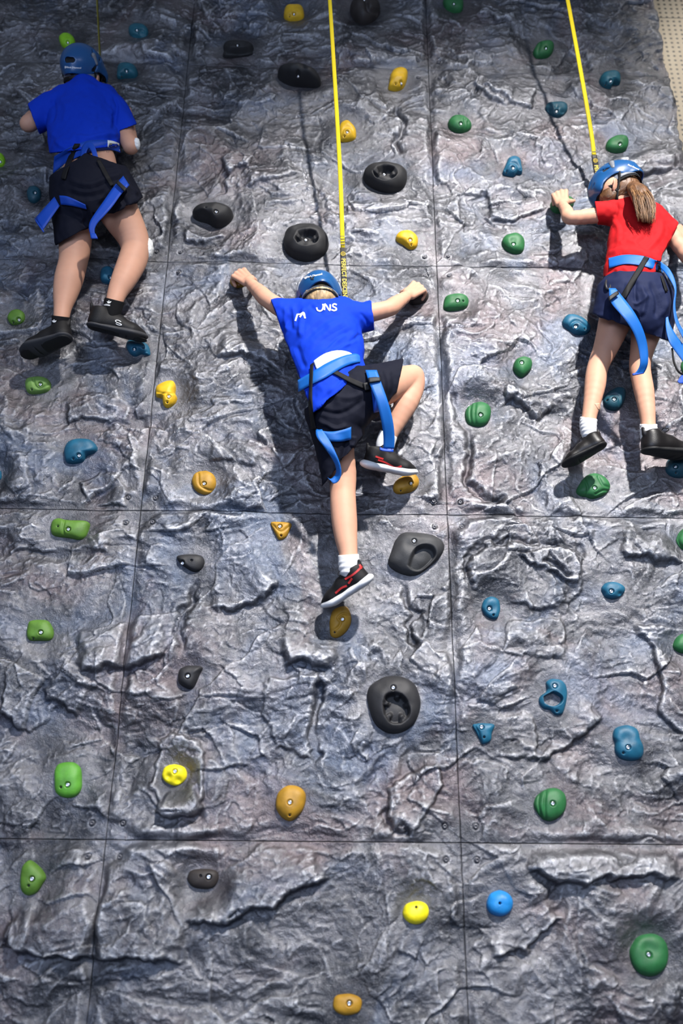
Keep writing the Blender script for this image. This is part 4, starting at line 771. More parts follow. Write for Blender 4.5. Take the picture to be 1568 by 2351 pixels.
# =============================== the middle climber
def middle():
    per = empty('person', P(790, 1400, .10), 'child in blue shirt and dark shorts, arms spread wide, climbing between the other two', 'person')
    hc = P(733, 694, .215); hR = frame((-.10, .42, .90), (-.05, .90, -.42))
    L = dict(shL=P(678, 728, .22), elL=P(614, 688, .215), wrL=P(571, 647, .115), shR=P(822, 726, .22), elR=P(893, 708, .20), wrR=P(938, 677, .105))
    sd = BOX(500, 1320, 1010, 560, .0030)
    head(sd, hc, hR)
    sd.chain([(742, 690, .222, 25), (748, 715, .235, 30)], .02)
    sd.chain([(700, 728, .23, 24), (800, 728, .23, 24)], .03); sd.chain([(750, 745, .23, 60), (758, 830, .24, 54), (780, 900, .24, 60)], .03, (Yv, .62))
    sd.chain([(L['shL'], .036), (L['elL'] * .45 + L['shL'] * .55, .036), (L['elL'], .0315), (L['elL'] * .7 + L['wrL'] * .3, .0315), (L['wrL'], .0205)], .012)
    sd.chain([(L['shR'], .036), (L['elR'] * .45 + L['shR'] * .55, .035), (L['elR'], .0315), (L['elR'] * .7 + L['wrR'] * .3, .0315), (L['wrR'], .0205)], .012)
    hand(sd, L['wrL'], P(546, 625, .078), np.array([-.35, -.75, .55]), np.array([1, 0, .5]), 1.16, (40, 100, 145), (.55, .55, -.65))
    hand(sd, L['wrR'], P(964, 656, .075), np.array([.35, -.75, .55]), np.array([-1, 0, .5]), 1.16, (40, 100, 145), (.6, .4, -.6))
    # legs
    sd.chain([(762, 935, .22, 46), (772, 1010, .19, 38), (786, 1085, .140, 31), (787, 1130, .137, 28), (788, 1160, .148, 28.5), (791, 1200, .155, 28), (795, 1240, .163, 24), (800, 1272, .169, 19.5), (801, 1300, .172, 18)], .012)
    sd.chain([(825, 915, .235, 44), (885, 890, .21, 38), (925, 873, .175, 31), (948, 864, .155, 25)], .02); sd.chain([(948, 864, .155, 25), (947, 888, .150, 26), (933, 925, .158, 25.5), (914, 962, .150, 21), (895, 1000, .138, 16), (884, 1030, .135, 15)], .012)
    sd.chain([(801, 1300, .172, 16), (795, 1330, .15, 14)], .01); sd.chain([(884, 1030, .135, 15), (886, 1046, .130, 13)], .01)
    body = sd.mesh('body', SKIN, per, smooth=2)
    hl = helmet(per, hc, hR, HAIRB, -.100)
    # shirt
    s = BOX(600, 1000, 890, 670, .0028)
    s.chain([(738, 742, .235, 66), (742, 780, .235, 80), (750, 850, .25, 75)], .03, (Yv, .66)); s.chain([(750, 850, .25, 75), (757, 905, .262, 72), (770, 960, .262, 76), (785, 1000, .26, 76)], .03, (Yv, .82)); s.chain([(785, 850, .25, 50), (815, 880, .255, 45)], .02, (Yv, .8))
    s.chain([(695, 727, .232, 31), (805, 726, .232, 29)], .03); s.chain([(700, 731, .23, 33), (664, 732, .222, 38), (635, 729, .215, 40)], .025); s.chain([(790, 728, .23, 33), (835, 728, .22, 28), (870, 722, .21, 27)], .025)
    s.chain([(742, 712, .235, 36), (780, 712, .235, 30)], .02)
    s.cone(P(742, 708, .222), P(736, 650, .21), .040, .050, .004, sub=True)
    pxcut(s, (627, 702), (653, 772), (600, 730)); pxcut(s, (852, 700), (858, 748), (890, 720)); pxcut(s, (697, 968), (790, 888), (790, 960)) if False else None
    q = np.cross(ray(697, 966), ray(838, 846)); q = q / np.linalg.norm(q); q = q if (P(820, 980, .2) - CP) @ q > 0 else -q; s.cut(CP, q)
    s.cone(L['shL'] * .3 + L['elL'] * .7 , L['elL'] * 1.3 - L['shL'] * .3, .040, .042, .002, sub=True) ; s.cone(L['shR'] * .25 + L['elR'] * .75, L['elR'] * 1.3 - L['shR'] * .3, .0385, .040, .002, sub=True)
    folds = [([(672, 700), (676, 730), (678, 760)], .006, 5), ([(655, 700), (655, 735), (662, 765)], .006, 5), ([(700, 700), (690, 740), (690, 780)], .007, 6), ([(690, 790), (735, 745), (790, 718)], -.006, 7), ([(700, 810), (740, 770), (800, 735)], .005, 8),
             ([(740, 820), (770, 785), (800, 762)], .004, 5), ([(760, 812), (790, 795), (822, 780)], .005, 4), ([(740, 805), (780, 772), (815, 755)], -.004, 5), ([(800, 790), (818, 775), (830, 765)], -.006, 5), ([(700, 850), (690, 820), (680, 790)], -.005, 6), ([(710, 700), (725, 712), (745, 712)], -.005, 5),
             ([(700, 915), (715, 890), (720, 860)], .004, 5), ([(750, 905), (780, 880), (815, 850)], .006, 5), ([(725, 930), (760, 900), (790, 860)], -.005, 5), ([(825, 715), (840, 735), (846, 750)], -.004, 4)]
    shirt = s.mesh('t_shirt', SHIRTB, per, disp=pxfolds(folds))
    # shorts
    t = BOX(670, 1120, 960, 820, .0028)
    t.chain([(772, 890, .245, 72), (778, 940, .25, 73)], .03, (Yv, .78)); t.chain([(772, 930, .25, 68), (824, 908, .25, 62)], .03, (Yv, .8)); t.chain([(820, 905, .255, 60), (880, 890, .225, 52), (940, 872, .18, 49)], .02); t.chain([(765, 950, .24, 64), (778, 1010, .20, 58), (786, 1090, .16, 49), (790, 1130, .15, 49)], .02)
    q = np.cross(ray(924, 838), ray(904, 936)); q = q / np.linalg.norm(q); q = q if (P(960, 880, .2) - CP) @ q > 0 else -q; t.cut(CP, q)
    q = np.cross(ray(751, 1102), ray(826, 1008)); q = q / np.linalg.norm(q); q = q if (P(800, 1110, .2) - CP) @ q > 0 else -q; t.cut(CP, q)
    t.cone(P(900, 884, .2), P(960, 862, .165), .068, .074, .002, sub=True); t.cone(P(776, 1040, .17), P(792, 1130, .14), .070, .076, .002, sub=True)
    q = np.cross(ray(690, 948), ray(836, 822)); q = q / np.linalg.norm(q); q = q if (P(700, 850, .2) - CP) @ q > 0 else -q; t.cut(CP, q)
    folds = [([(720, 960), (770, 985), (800, 975)], .008, 6), ([(715, 935), (780, 950), (840, 915)], -.006, 6), ([(760, 905), (800, 915), (840, 900)], .005, 6), ([(868, 850), (880, 880), (875, 920)], .008, 7), ([(855, 850), (864, 885), (858, 930)], -.009, 5), ([(895, 850), (905, 880), (895, 925)], -.005, 6), ([(760, 1020), (775, 1050), (770, 1090)], .005, 6), ([(800, 1000), (790, 1040), (780, 1070)], -.010, 6), ([(812, 1000), (812, 1015), (806, 1028)], .010, 5), ([(740, 975), (765, 992), (790, 990)], -.008, 5)]
    shorts = t.mesh('shorts', NAVY, per, disp=pxfolds(folds))
    # socks and shoes
    k = BOX(760, 1345, 840, 1250, .0025)
    k.chain([(800, 1268, .170, 22.5), (801, 1295, .171, 21), (801, 1312, .168, 19)], .012); pxcut(k, (776, 1275), (822, 1272), (800, 1240))
    k.mesh('sock', SOCKW, per, disp=lambda V, N: .0012 * np.sin(V[:, 2] * 330) * (V[:, 2] < P(800, 1292, .17)[2]))
    k = BOX(850, 1075, 925, 970, .0025)
    k.chain([(893, 994, .136, 20), (885, 1018, .135, 19), (883, 1034, .132, 17)], .012); pxcut(k, (868, 985), (905, 1000), (910, 960))
    k.mesh('sock', SOCKW, per)
    sl, R1, k1 = shoe(per, P(856, 1334, .175), P(744, 1401, .06), np.array([-.55, -.30, .80]), 'white', side=-1)
    sr, R2, k2 = shoe(per, P(832, 1073, .155), P(956, 1094, .075), np.array([.05, -.55, 1.0]), 'white', side=1)
    bs = bvh_of(sl, sr)
    strokes('red_panel', [[(792, 1330), (812, 1318), (832, 1300)], [(770, 1362), (784, 1350), (796, 1345)], [(800, 1340), (808, 1328)], [(826, 1296), (829, 1306)]], 4.5, REDP, sl, bs, .002)
    strokes('red_panel', [[(868, 1056), (885, 1062), (902, 1072)], [(892, 1068), (908, 1074), (922, 1070)], [(862, 1048), (880, 1054)]], 4, REDP, sr, bs, .002)
    # harness
    bb = bvh_of(shirt, shorts, body)
    hn = strap('harness_belt', [(684, 873), (690, 870), (715, 855), (740, 840), (764, 827), (792, 816), (813, 812), (822, 814), (826, 818)], [(685, 900), (692, 896), (717, 882), (752, 865), (782, 846), (808, 835), (822, 832), (827, 832)], WEBB, per, bb, .009, 34, .003)
    strap('belt_label', [(720, 829), (735, 818), (752, 809), (778, 804), (800, 808), (810, 814)], [(727, 848), (742, 838), (762, 828), (785, 819), (800, 815), (809, 815)], LABW, hn, bb, .007, 20, .002)
    strap('harness_strap', [(712, 838), (710, 885), (708, 920), (710, 950), (716, 985)], [(720, 832), (717, 885), (717, 920), (719, 948), (725, 985)], WEBK, per, bb, .014, 24, .002)
    strap('harness_strap', [(764, 857), (785, 868), (802, 878), (835, 893)], [(774, 851), (795, 862), (812, 870), (843, 883)], WEBK, per, bb, .010, 20, .002)
    strap('buckle', [(833, 880), (836, 890), (838, 897)], [(845, 878), (848, 888), (849, 894)], SOLEK, per, bb, .014, 8, .006)
    strap('leg_loop', [(852, 893), (855, 915), (858, 948)], [(870, 895), (872, 918), (870, 945)], WEBD, per, bb, .006, 12)
    l1 = strap('leg_loop_tail', [(839, 850, .355), (848, 880, .375), (864, 920, .365), (875, 965, .33), (880, 1000, .29), (880, 1030, .26)], [(865, 850, .355), (875, 878, .375), (890, 920, .365), (901, 960, .33), (906, 1000, .29), (905, 1031, .26)], WEBB, per, None, n=30)
    strap('tail_hem', [(872, 1027, .262), (880, 1031, .26), (903, 1033, .258)], [(872, 1033, .262), (880, 1036, .26), (903, 1038, .248)], WEBD, l1, None, n=8, th=.007)
    strap('strap_keeper', [(845, 868, .383), (860, 866, .383), (873, 867, .38)], [(847, 879, .383), (860, 877, .383), (874, 875, .38)], SOLEK, per, None, n=8, th=.005)
    strap('leg_loop', [(726, 985), (745, 990), (765, 991), (790, 986), (806, 980)], [(735, 1006), (750, 1012), (772, 1014), (790, 1013), (806, 1009)], WEBB, per, bb, .009, 22)
    l2 = strap('leg_loop_tail', [(725, 988, .31), (727, 1004, .315), (744, 1026, .31), (762, 1052, .29), (771, 1072, .27), (771, 1088, .255), (760, 1100, .25), (752, 1096, .248)], [(739, 986, .305), (756, 1010, .30), (772, 1042, .29), (782, 1070, .27), (783, 1092, .255), (776, 1106, .25), (768, 1110, .25), (765, 1110, .248)], WEBB, per, None, n=34)
    # printed lettering on the back
    bsh = bvh_of(shirt)
    strokes('shirt_print', [[(745, 710), (746, 698), (752, 696)], [(747, 712), (750, 713)], [(747, 713), (754, 714), (755, 713)]], 3.2, WHITE, shirt, bsh) if False else None
    strokes('shirt_print', [[(727, 706), (729, 712), (735, 714), (740, 711), (742, 704), (741, 698)], [(745, 712), (746, 698), (757, 713), (758, 699)], [(773, 700), (768, 698), (764, 700), (765, 704), (771, 707), (772, 711), (767, 713), (761, 711)]], 3.3, WHITE, shirt, bsh)
    strokes('shirt_print', [[(678, 737), (683, 721)], [(683, 722), (690, 721), (697, 717)], [(688, 728), (697, 718), (700, 730)], [(697, 722), (701, 731)]], 3.6, WHITE, shirt, bsh)
    bh = bvh_of(hl)
    text_px('helmet_logo', 'Black Diamond', (703, 638), 6.2, -.20, WHITE, hl, bh, .002, bold=.02)
    strokes('helmet_logo', [[(699, 638), (701, 636), (703, 638), (701, 640), (699, 638)]], 1.6, WHITE, hl, bh, .002)
    strokes('rear_clip', [[(712, 635), (716, 640), (721, 634)], [(714, 640), (720, 641)]], 2.2, FOAM, hl, bh, .003)
    return per
middle()
# =============================== the left climber
def left_child():
    per = empty('person', P(150, 760, .12), 'child in blue shirt, black shorts and black trainers climbing at the upper left, knee bandaged', 'person')
    hc = P(191, 166, .20); hR = frame((.02, -.50, .86), (.22, .86, .50))
    L = dict(shL=P(135, 240, .20), elL=P(64, 285, .21), wrL=P(112, 232, .13), shR=P(258, 240, .20), elR=P(300, 336, .20), wrR=P(292, 268, .13))
    sd = BOX(20, 790, 365, 60, .0031)
    head(sd, hc, hR)
    sd.chain([(193, 185, .20, 22), (195, 215, .205, 26)], .02)
    sd.chain([(150, 232, .20, 24), (250, 232, .20, 24)], .03); sd.chain([(197, 250, .20, 55), (196, 320, .21, 50), (205, 372, .225, 58), (210, 420, .22, 60)], .03, (Yv, .62))
    sd.chain([(L['shL'], .038), (L['elL'] * .5 + L['shL'] * .5, .037), (L['elL'], .033), (L['elL'] * .6 + L['wrL'] * .4, .031), (L['wrL'], .021)], .012)
    sd.chain([(L['shR'], .038), (L['elR'] * .5 + L['shR'] * .5, .037), (L['elR'], .033), (L['elR'] * .6 + L['wrR'] * .4, .031), (L['wrR'], .021)], .012)
    hand(sd, L['wrL'], P(124, 207, .105), np.array([-.2, -.75, .6]), np.array([1, 0, .3]), 1.16, (40, 100, 145), (.55, .55, -.5))
    hand(sd, L['wrR'], P(282, 246, .105), np.array([.2, -.75, .6]), np.array([-1, 0, .3]), 1.16, (40, 100, 145), (.55, .55, -.5))
    sd.chain([(170, 430, .22, 46), (172, 500, .19, 40), (172, 560, .15, 35), (168, 600, .140, 31), (158, 640, .150, 31), (150, 675, .155, 26), (144, 705, .160, 19), (140, 735, .165, 16)], .012)
    sd.chain([(245, 430, .22, 50), (275, 490, .185, 44), (303, 540, .150, 35), (312, 572, .135, 30)], .015); sd.chain([(312, 572, .135, 30), (303, 602, .140, 31), (285, 640, .155, 27), (270, 670, .160, 21), (260, 700, .160, 17)], .012)
    sd.chain([(140, 735, .165, 15), (140, 752, .16, 14)], .01); sd.chain([(260, 700, .16, 16), (256, 722, .155, 14)], .01)
    body = sd.mesh('body', SKIN, per, smooth=2)
    hl = helmet(per, hc, hR, HAIRK, -.055, vents=(((156, 139), (168, 139), .0075), ((215, 163), (223, 152), .0075), ((213, 129), (218, 127), .006), ((229, 134), (230, 140), .006), ((237, 143), (240, 150), .006)))
    s = BOX(30, 400, 330, 150, .0029)
    s.chain([(196, 242, .205, 62), (192, 280, .205, 80), (194, 325, .215, 78), (196, 372, .23, 74)], .03, (Yv, .66))
    s.chain([(148, 232, .205, 31), (243, 226, .205, 29)], .03); s.chain([(196, 212, .205, 38), (200, 232, .205, 44)], .02); s.chain([(150, 238, .205, 32), (112, 255, .208, 32), (60, 285, .21, 28)], .02); s.chain([(244, 236, .205, 31), (270, 262, .203, 28), (296, 310, .20, 24)], .018)
    s.cone(P(193, 205, .20), P(192, 150, .185), .036, .046, .004, sub=True)
    pxcut(s, (68, 250), (88, 300), (50, 290)); q = np.cross(ray(271, 301), ray(306, 288)); q = q / np.linalg.norm(q); q = q if (P(300, 330, .2) - CP) @ q > 0 else -q
    # right sleeve hem: only trims below the sleeve, outside the torso
    sl, X, Y, Z = s.reg(P(276, 345, .2) - np.array([0, .3, 0]), P(345, 255, .2) + np.array([0, .3, 0])); pl = ((X - CP[0]) * q[0] + (Y - CP[1]) * q[1] + (Z - CP[2]) * q[2]).astype(np.float32); s.d[sl] = np.maximum(s.d[sl], pl)
    q = np.cross(ray(110, 352), ray(280, 334)); q = q / np.linalg.norm(q); q = q if (P(200, 420, .2) - CP) @ q > 0 else -q; s.cut(CP, q)
    s.cone(L['shL'] * .3 + L['elL'] * .7, L['elL'] * 1.3 - L['shL'] * .3, .040, .043, .002, sub=True)
    s.cone(P(200, 340, .22), P(200, 400, .23), .105, .115, .004, sub=True) if False else None
    folds = [([(160, 310), (200, 318), (250, 308), (274, 312)], .008, 6), ([(115, 300), (140, 325), (175, 322)], .006, 6), ([(190, 330), (230, 318), (272, 322)], -.007, 6), ([(258, 215), (268, 240), (264, 270), (262, 300)], -.010, 5), ([(250, 222), (254, 250), (262, 262)], .005, 5), ([(205, 300), (235, 285), (262, 292)], .005, 5),
             ([(118, 225), (125, 250), (116, 290)], -.006, 5), ([(130, 215), (150, 245), (145, 280)], .003, 6), ([(120, 320), (150, 340), (180, 335)], .006, 5)]
    shirt = s.mesh('t_shirt', SHIRTB, per, disp=pxfolds(folds))
    t = BOX(80, 580, 345, 335, .0029)
    t.chain([(205, 385, .225, 72), (208, 420, .235, 82), (205, 455, .235, 78)], .03, (Yv, .78)); t.chain([(245, 425, .235, 55), (272, 470, .21, 54), (290, 520, .18, 50)], .025); t.chain([(172, 430, .235, 50), (172, 500, .20, 44), (172, 570, .16, 40)], .025)
    q = np.cross(ray(239, 489), ray(328, 494)); q = q / np.linalg.norm(q); q = q if (P(290, 530, .2) - CP) @ q > 0 else -q
    sl, X, Y, Z = t.reg(P(214, 600, .2) - np.array([0, .4, 0]), P(380, 470, .2) + np.array([0, .4, 0])); pl = ((X - CP[0]) * q[0] + (Y - CP[1]) * q[1] + (Z - CP[2]) * q[2]).astype(np.float32); t.d[sl] = np.maximum(t.d[sl], pl)
    q = np.cross(ray(140, 556), ray(208, 519)); q = q / np.linalg.norm(q); q = q if (P(180, 575, .2) - CP) @ q > 0 else -q; t.cut(CP, q)
    t.cone(P(285, 500, .18), P(297, 535, .15), .078, .082, .002, sub=True); t.cone(P(172, 525, .18), P(171, 580, .15), .062, .070, .002, sub=True)
    q = np.cross(ray(120, 402), ray(196, 352)); q = q / np.linalg.norm(q); q = q if (P(140, 340, .2) - CP) @ q > 0 else -q
    t.cut(CP, q); q = np.cross(ray(196, 352), ray(295, 384)); q = q / np.linalg.norm(q); q = q if (P(240, 340, .2) - CP) @ q > 0 else -q; t.cut(CP, q)
    folds = [([(150, 410), (200, 425), (250, 408), (290, 395)], .008, 7), ([(145, 440), (200, 452), (250, 440)], -.006, 7), ([(225, 480), (250, 450), (270, 430)], -.010, 6), ([(288, 400), (300, 430), (318, 450)], .008, 6), ([(272, 440), (290, 468), (298, 490)], -.009, 5), ([(300, 450), (318, 470), (322, 490)], .006, 6), ([(210, 370), (240, 385), (275, 382)], -.006, 5), ([(190, 470), (200, 500), (190, 520)], -.008, 7)]
    shorts = t.mesh('shorts', NAVY, per, disp=pxfolds(folds))
    k = BOX(105, 775, 180, 710, .0025)
    k.chain([(142, 715, .161, 20), (140, 735, .165, 18.5), (138, 755, .165, 17)], .01); pxcut(k, (120, 724), (162, 729), (140, 700)); s1 = k.mesh('sock', SOCKB, per)
    k = BOX(225, 745, 300, 665, .0025)
    k.chain([(266, 682, .160, 21.5), (260, 700, .160, 20), (256, 725, .158, 18)], .01); pxcut(k, (242, 683), (282, 693), (270, 660)); s2 = k.mesh('sock', SOCKB, per)
    a, Ra, ka = shoe(per, P(163, 776, .185), P(50, 822, .10), np.array([-.25, .10, .95]), 'skate', side=-1)
    b, Rb, kb = shoe(per, P(197, 751, .165), P(338, 786, .07), np.array([.15, -.30, .95]), 'skate', side=1)
    bb = bvh_of(s1, s2); 
    for cx_, cy_ in ((124, 739), (250, 695)):
        strokes('sock_print', [[(cx_ - 4, cy_ - 3), (cx_ - 1, cy_ + 1)], [(cx_, cy_ - 5), (cx_, cy_ + 1)], [(cx_ + 5, cy_ - 3), (cx_ + 1, cy_ + 1)]], 2.0, WHITE, s1 if cx_ < 200 else s2, bb, .002)
    text_px('sock_print', 'adidas', (238, 701), 6, .08, WHITE, s2, bb, .002, bold=.02)
    bsole = bvh_of(a, b)
    strokes('shoe_print', [[(278, 739), (271, 735), (265, 736), (268, 740), (276, 743), (279, 746), (272, 746), (266, 743)]], 1.6, WHITE, b, bsole, .002)
    # bandages
    for nm, ctr, r in (('knee_bandage', P(341, 571, .120), (.020, .036, .048)), ('elbow_bandage', P(314, 331, .205), (.014, .024, .028))):
        g = SD(ctr - .07, ctr + .07, .0022); g.ell(ctr, r, k=.002); g.mesh(nm, BAND, per, disp=lambda V, N: .0016 * n3(V[:, 0] * 150, V[:, 1] * 150, V[:, 2] * 150))
    bb = bvh_of(shirt, shorts, body)
    hn = strap('harness_belt', [(124, 360), (140, 350), (161, 338), (190, 326), (212, 322), (247, 322), (266, 326), (274, 330)], [(122, 398), (134, 388), (150, 375), (184, 358), (214, 347), (250, 344), (268, 347), (276, 350)], WEBD, per, bb, .008, 34, .003)
    strap('belt_label', [(247, 322), (260, 324), (273, 329)], [(248, 338), (262, 341), (275, 346)], LABW, hn, bb, .012, 12, .002)
    text_px('belt_lettering', 'VERTICAL', (248, 336), 13, .26, WEBK, hn, bb, .015, sx=.42, bold=.01)
    strap('belt_knot', [(185, 362, .315), (188, 338, .33), (200, 325, .34), (214, 330, .345), (222, 348, .345), (226, 366, .34)], [(194, 366, .31), (199, 348, .325), (204, 340, .335), (209, 346, .34), (213, 358, .34), (217, 374, .335)], WEBD, per, None, n=30)
    strap('harness_strap', [(171, 330), (158, 358), (147, 385), (140, 410)], [(184, 330), (168, 362), (156, 390), (150, 412)], WEBK, per, bb, .014, 20, .002)
    strap('harness_strap', [(221, 368), (232, 390), (243, 410), (254, 428)], [(230, 366), (242, 388), (253, 408), (262, 424)], WEBK, per, bb, .008, 20, .002)
    strap('leg_loop', [(136, 449), (152, 450), (170, 457), (196, 470)], [(140, 470), (152, 471), (172, 474), (199, 481)], WEBD, per, bb, .008, 18)
    strap('leg_loop_tail', [(125, 452, .30), (105, 474, .31), (82, 500, .30)], [(137, 473, .30), (118, 500, .31), (98, 529, .30)], WEBD, per, None, n=14)
    strap('tail_hem', [(80, 500, .302), (83, 510, .298)], [(98, 529, .302), (101, 533, .298)], WEBD, per, None, n=5, th=.006)
    strap('leg_loop_tail', [(283, 404, .33), (260, 430, .345), (238, 462, .35), (218, 490, .34), (206, 510, .33), (204, 526, .32), (208, 540, .31)], [(297, 425, .33), (278, 446, .345), (259, 473, .35), (238, 497, .34), (224, 512, .33), (217, 527, .32), (219, 540, .31)], WEBD, per, None, n=36)
    strap('tail_hem', [(207, 537, .312), (209, 548, .31)], [(220, 537, .312), (225, 548, .31)], WEBD, per, None, n=5, th=.006)
    strap('strap_keeper', [(266, 420, .358), (276, 430, .358), (286, 440, .355)], [(271, 414, .358), (281, 424, .358), (291, 433, .355)], SOLEK, per, None, n=8, th=.005)
    bh = bvh_of(hl); text_px('helmet_logo', 'Black Diamond', (152, 156), 5.6, .05, WHITE, hl, bh, .002, bold=.02)
    strokes('helmet_logo', [[(149, 154), (150, 152), (151, 154), (150, 157), (149, 154)]], 1.2, WHITE, hl, bh, .002)
    return per
left_child()
# =============================== the girl at the right
def right_child():
    per = empty('person', P(1420, 1040, .12), 'child with long brown ponytail in red shirt and navy shorts climbing at the right', 'person')
    hc = P(1412, 433, .205); up = (-.42, .30, .86); hR = frame(up, (-.72, .52, -.46))
    L = dict(shL=P(1410, 492, .20), elL=P(1310, 500, .20), wrL=P(1290, 468, .115), shR=P(1518, 505, .20), elR=P(1580, 592, .20), wrR=P(1560, 545, .10))
    sd = BOX(1255, 1050, 1640, 350, .0028)
    head(sd, hc, hR, (0, .016, -.028))
    sd.chain([(1428, 447, .205, 21), (1450, 480, .205, 25)], .02)
    sd.chain([(1420, 495, .20, 22), (1505, 500, .20, 22)], .03); sd.chain([(1462, 515, .20, 50), (1466, 580, .21, 45), (1465, 640, .22, 52), (1462, 680, .22, 54)], .03, (Yv, .62))
    sd.chain([(L['shL'], .033), (L['elL'] * .5 + L['shL'] * .5, .031), (L['elL'], .0275), (L['elL'] * .6 + L['wrL'] * .4, .0255), (L['wrL'], .018)], .010)
    sd.chain([(L['shR'], .033), (L['elR'] * .5 + L['shR'] * .5, .031), (L['elR'], .0275), (L['elR'] * .6 + L['wrR'] * .4, .0255), (L['wrR'], .018)], .010)
    hand(sd, L['wrL'], P(1284, 441, .088), np.array([-.25, -.7, .6]), np.array([1, 0, .1]), 1.12, (48, 105, 150), (.6, .5, -.4))
    hand(sd, L['wrR'], P(1566, 522, .075), np.array([.2, -.75, .6]), np.array([-1, 0, .3]), 1.1, (40, 100, 145), (.55, .55, -.5))
    sd.chain([(1425, 690, .21, 40), (1408, 750, .17, 34), (1390, 800, .145, 26.5), (1376, 832, .135, 23), (1369, 858, .140, 22.5), (1366, 885, .150, 22.5), (1359, 925, .158, 18.5), (1353, 955, .160, 15.5), (1350, 985, .162, 15)], .010)
    sd.chain([(1495, 690, .21, 40), (1485, 755, .17, 33), (1474, 805, .145, 25), (1469, 840, .135, 22.5), (1473, 870, .142, 21.5), (1479, 900, .150, 21), (1485, 940, .158, 17.5), (1488, 970, .160, 15), (1490, 1000, .162, 15)], .010)
    body = sd.mesh('body', SKIN, per, smooth=2)
    hl = helmet(per, hc, hR, HAIRG, -.100, vents=(((1386, 391), (1398, 385), .0075),), hf=.095, hoff=(0, .014, -.026))
    # ponytail: a solid lock plus loose strands
    pt = BOX(1415, 530, 1535, 395, .0028)
    root = (1447, 425); pt.chain([(1448, 428, .27, 13), (1466, 440, .315, 20), (1476, 462, .325, 21), (1482, 484, .32, 17), (1486, 503, .31, 8)], .015, (Yv, .7))
    tail = pt.mesh('ponytail', HAIRG, per, disp=lambda V, N: .0016 * n3(V[:, 0] * 220, V[:, 1] * 90, V[:, 2] * 18) + .002 * n3(V[:, 0] * 60, V[:, 1] * 60, V[:, 2] * 10))
    rg = np.random.RandomState(5); T = []; T2 = []
    for i in range(330):
        a = rg.uniform(-1, 1); d = rg.uniform(-.01, .036); j = rg.normal(0, 1.6, (4, 2)); e = rg.uniform(.72, 1.06); c_ = [(1447 + 5 * a, 424 + 4 * rg.rand(), .272 + d * .3), (1468 + 19 * a + j[1, 0], 440 - 5 * a * 0 + j[1, 1], .320 + d * .9), (1479 + 25 * a + j[2, 0], 468 + 3 * a + j[2, 1], .328 + d), (1484 + 22 * a * rg.uniform(.5, 1.1), 468 + 42 * e + 3 * a, .322 + d)]
        (T if i % 3 else T2).append(tube([P(*q) for q in c_], [.0012, .0015, .0012, .0003], 5, 14))
    v, f = join(T); mesh('hair_strand', v, f, HAIRG, tail)
    v, f = join(T2); mesh('hair_strand', v, f, HAIRG2, tail)
    v, f = tube([P(1440, 428, .262), P(1447, 422, .29), P(1455, 428, .27), P(1448, 436, .25)], .004, 8); mesh('hair_tie', v, f, WEBK, tail)
    s = BOX(1350, 660, 1580, 430, .0028)
    s.chain([(1464, 502, .205, 52), (1468, 545, .205, 68), (1465, 590, .22, 70), (1460, 640, .235, 72), (1458, 680, .235, 72)], .03, (Yv, .68))
    s.chain([(1425, 492, .205, 27), (1500, 502, .205, 28)], .03); s.chain([(1440, 482, .205, 30), (1460, 486, .205, 34)], .02); s.chain([(1425, 490, .205, 27), (1395, 488, .203, 24), (1350, 490, .20, 23)], .016); s.chain([(1500, 505, .205, 28), (1525, 523, .203, 24), (1565, 550, .20, 22)], .016)
    s.cone(P(1436, 465, .205), P(1415, 430, .195), .036, .044, .004, sub=True)
    pxcut(s, (1366, 465), (1371, 510), (1340, 490)); q = np.cross(ray(1551, 525), ray(1538, 551)); q = q / np.linalg.norm(q); q = q if (P(1570, 560, .2) - CP) @ q > 0 else -q; s.cut(CP, q)
    q = np.cross(ray(1384, 634), ray(1532, 652)); q = q / np.linalg.norm(q); q = q if (P(1460, 690, .2) - CP) @ q > 0 else -q; s.cut(CP, q)
    s.cone(L['shL'] * .25 + L['elL'] * .75, L['elL'] * 1.3 - L['shL'] * .3, .034, .037, .002, sub=True)
    folds = [([(1395, 588), (1430, 574), (1480, 582), (1528, 606)], .009, 8), ([(1400, 604), (1440, 597), (1490, 601), (1526, 616)], -.004, 8), ([(1405, 500), (1420, 530), (1418, 570)], .005, 6), ([(1450, 560), (1480, 530), (1505, 490)], .006, 7), ([(1480, 580), (1515, 540), (1520, 500)], .006, 6), ([(1420, 562), (1440, 552), (1470, 566)], .005, 5), ([(1425, 470), (1440, 500), (1470, 530)], -.004, 6),
             ([(1410, 625), (1430, 616), (1450, 630)], .005, 5), ([(1460, 620), (1490, 618), (1515, 632)], .006, 5), ([(1414, 462), (1418, 480), (1410, 500)], -.005, 4)]
    shirt = s.mesh('t_shirt', SHIRTR, per, disp=pxfolds(folds))
    t = BOX(1340, 800, 1560, 615, .0028)
    t.chain([(1458, 650, .22, 64), (1456, 690, .225, 76), (1455, 715, .22, 78)], .03, (Yv, .76)); t.chain([(1425, 700, .22, 50), (1405, 745, .19, 46), (1398, 790, .17, 46)], .02); t.chain([(1490, 700, .22, 48), (1497, 740, .195, 42), (1497, 800, .17, 40)], .02)
    q = np.cross(ray(1358, 757), ray(1443, 757)); q = q / np.linalg.norm(q); q = q if (P(1400, 790, .2) - CP) @ q > 0 else -q
    sl, X, Y, Z = t.reg(P(1340, 850, .2) - np.array([0, .4, 0]), P(1446, 700, .2) + np.array([0, .4, 0])); pl = ((X - CP[0]) * q[0] + (Y - CP[1]) * q[1] + (Z - CP[2]) * q[2]).astype(np.float32); t.d[sl] = np.maximum(t.d[sl], pl)
    q = np.cross(ray(1450, 752), ray(1528, 780)); q = q / np.linalg.norm(q); q = q if (P(1480, 800, .2) - CP) @ q > 0 else -q; t.cut(CP, q)
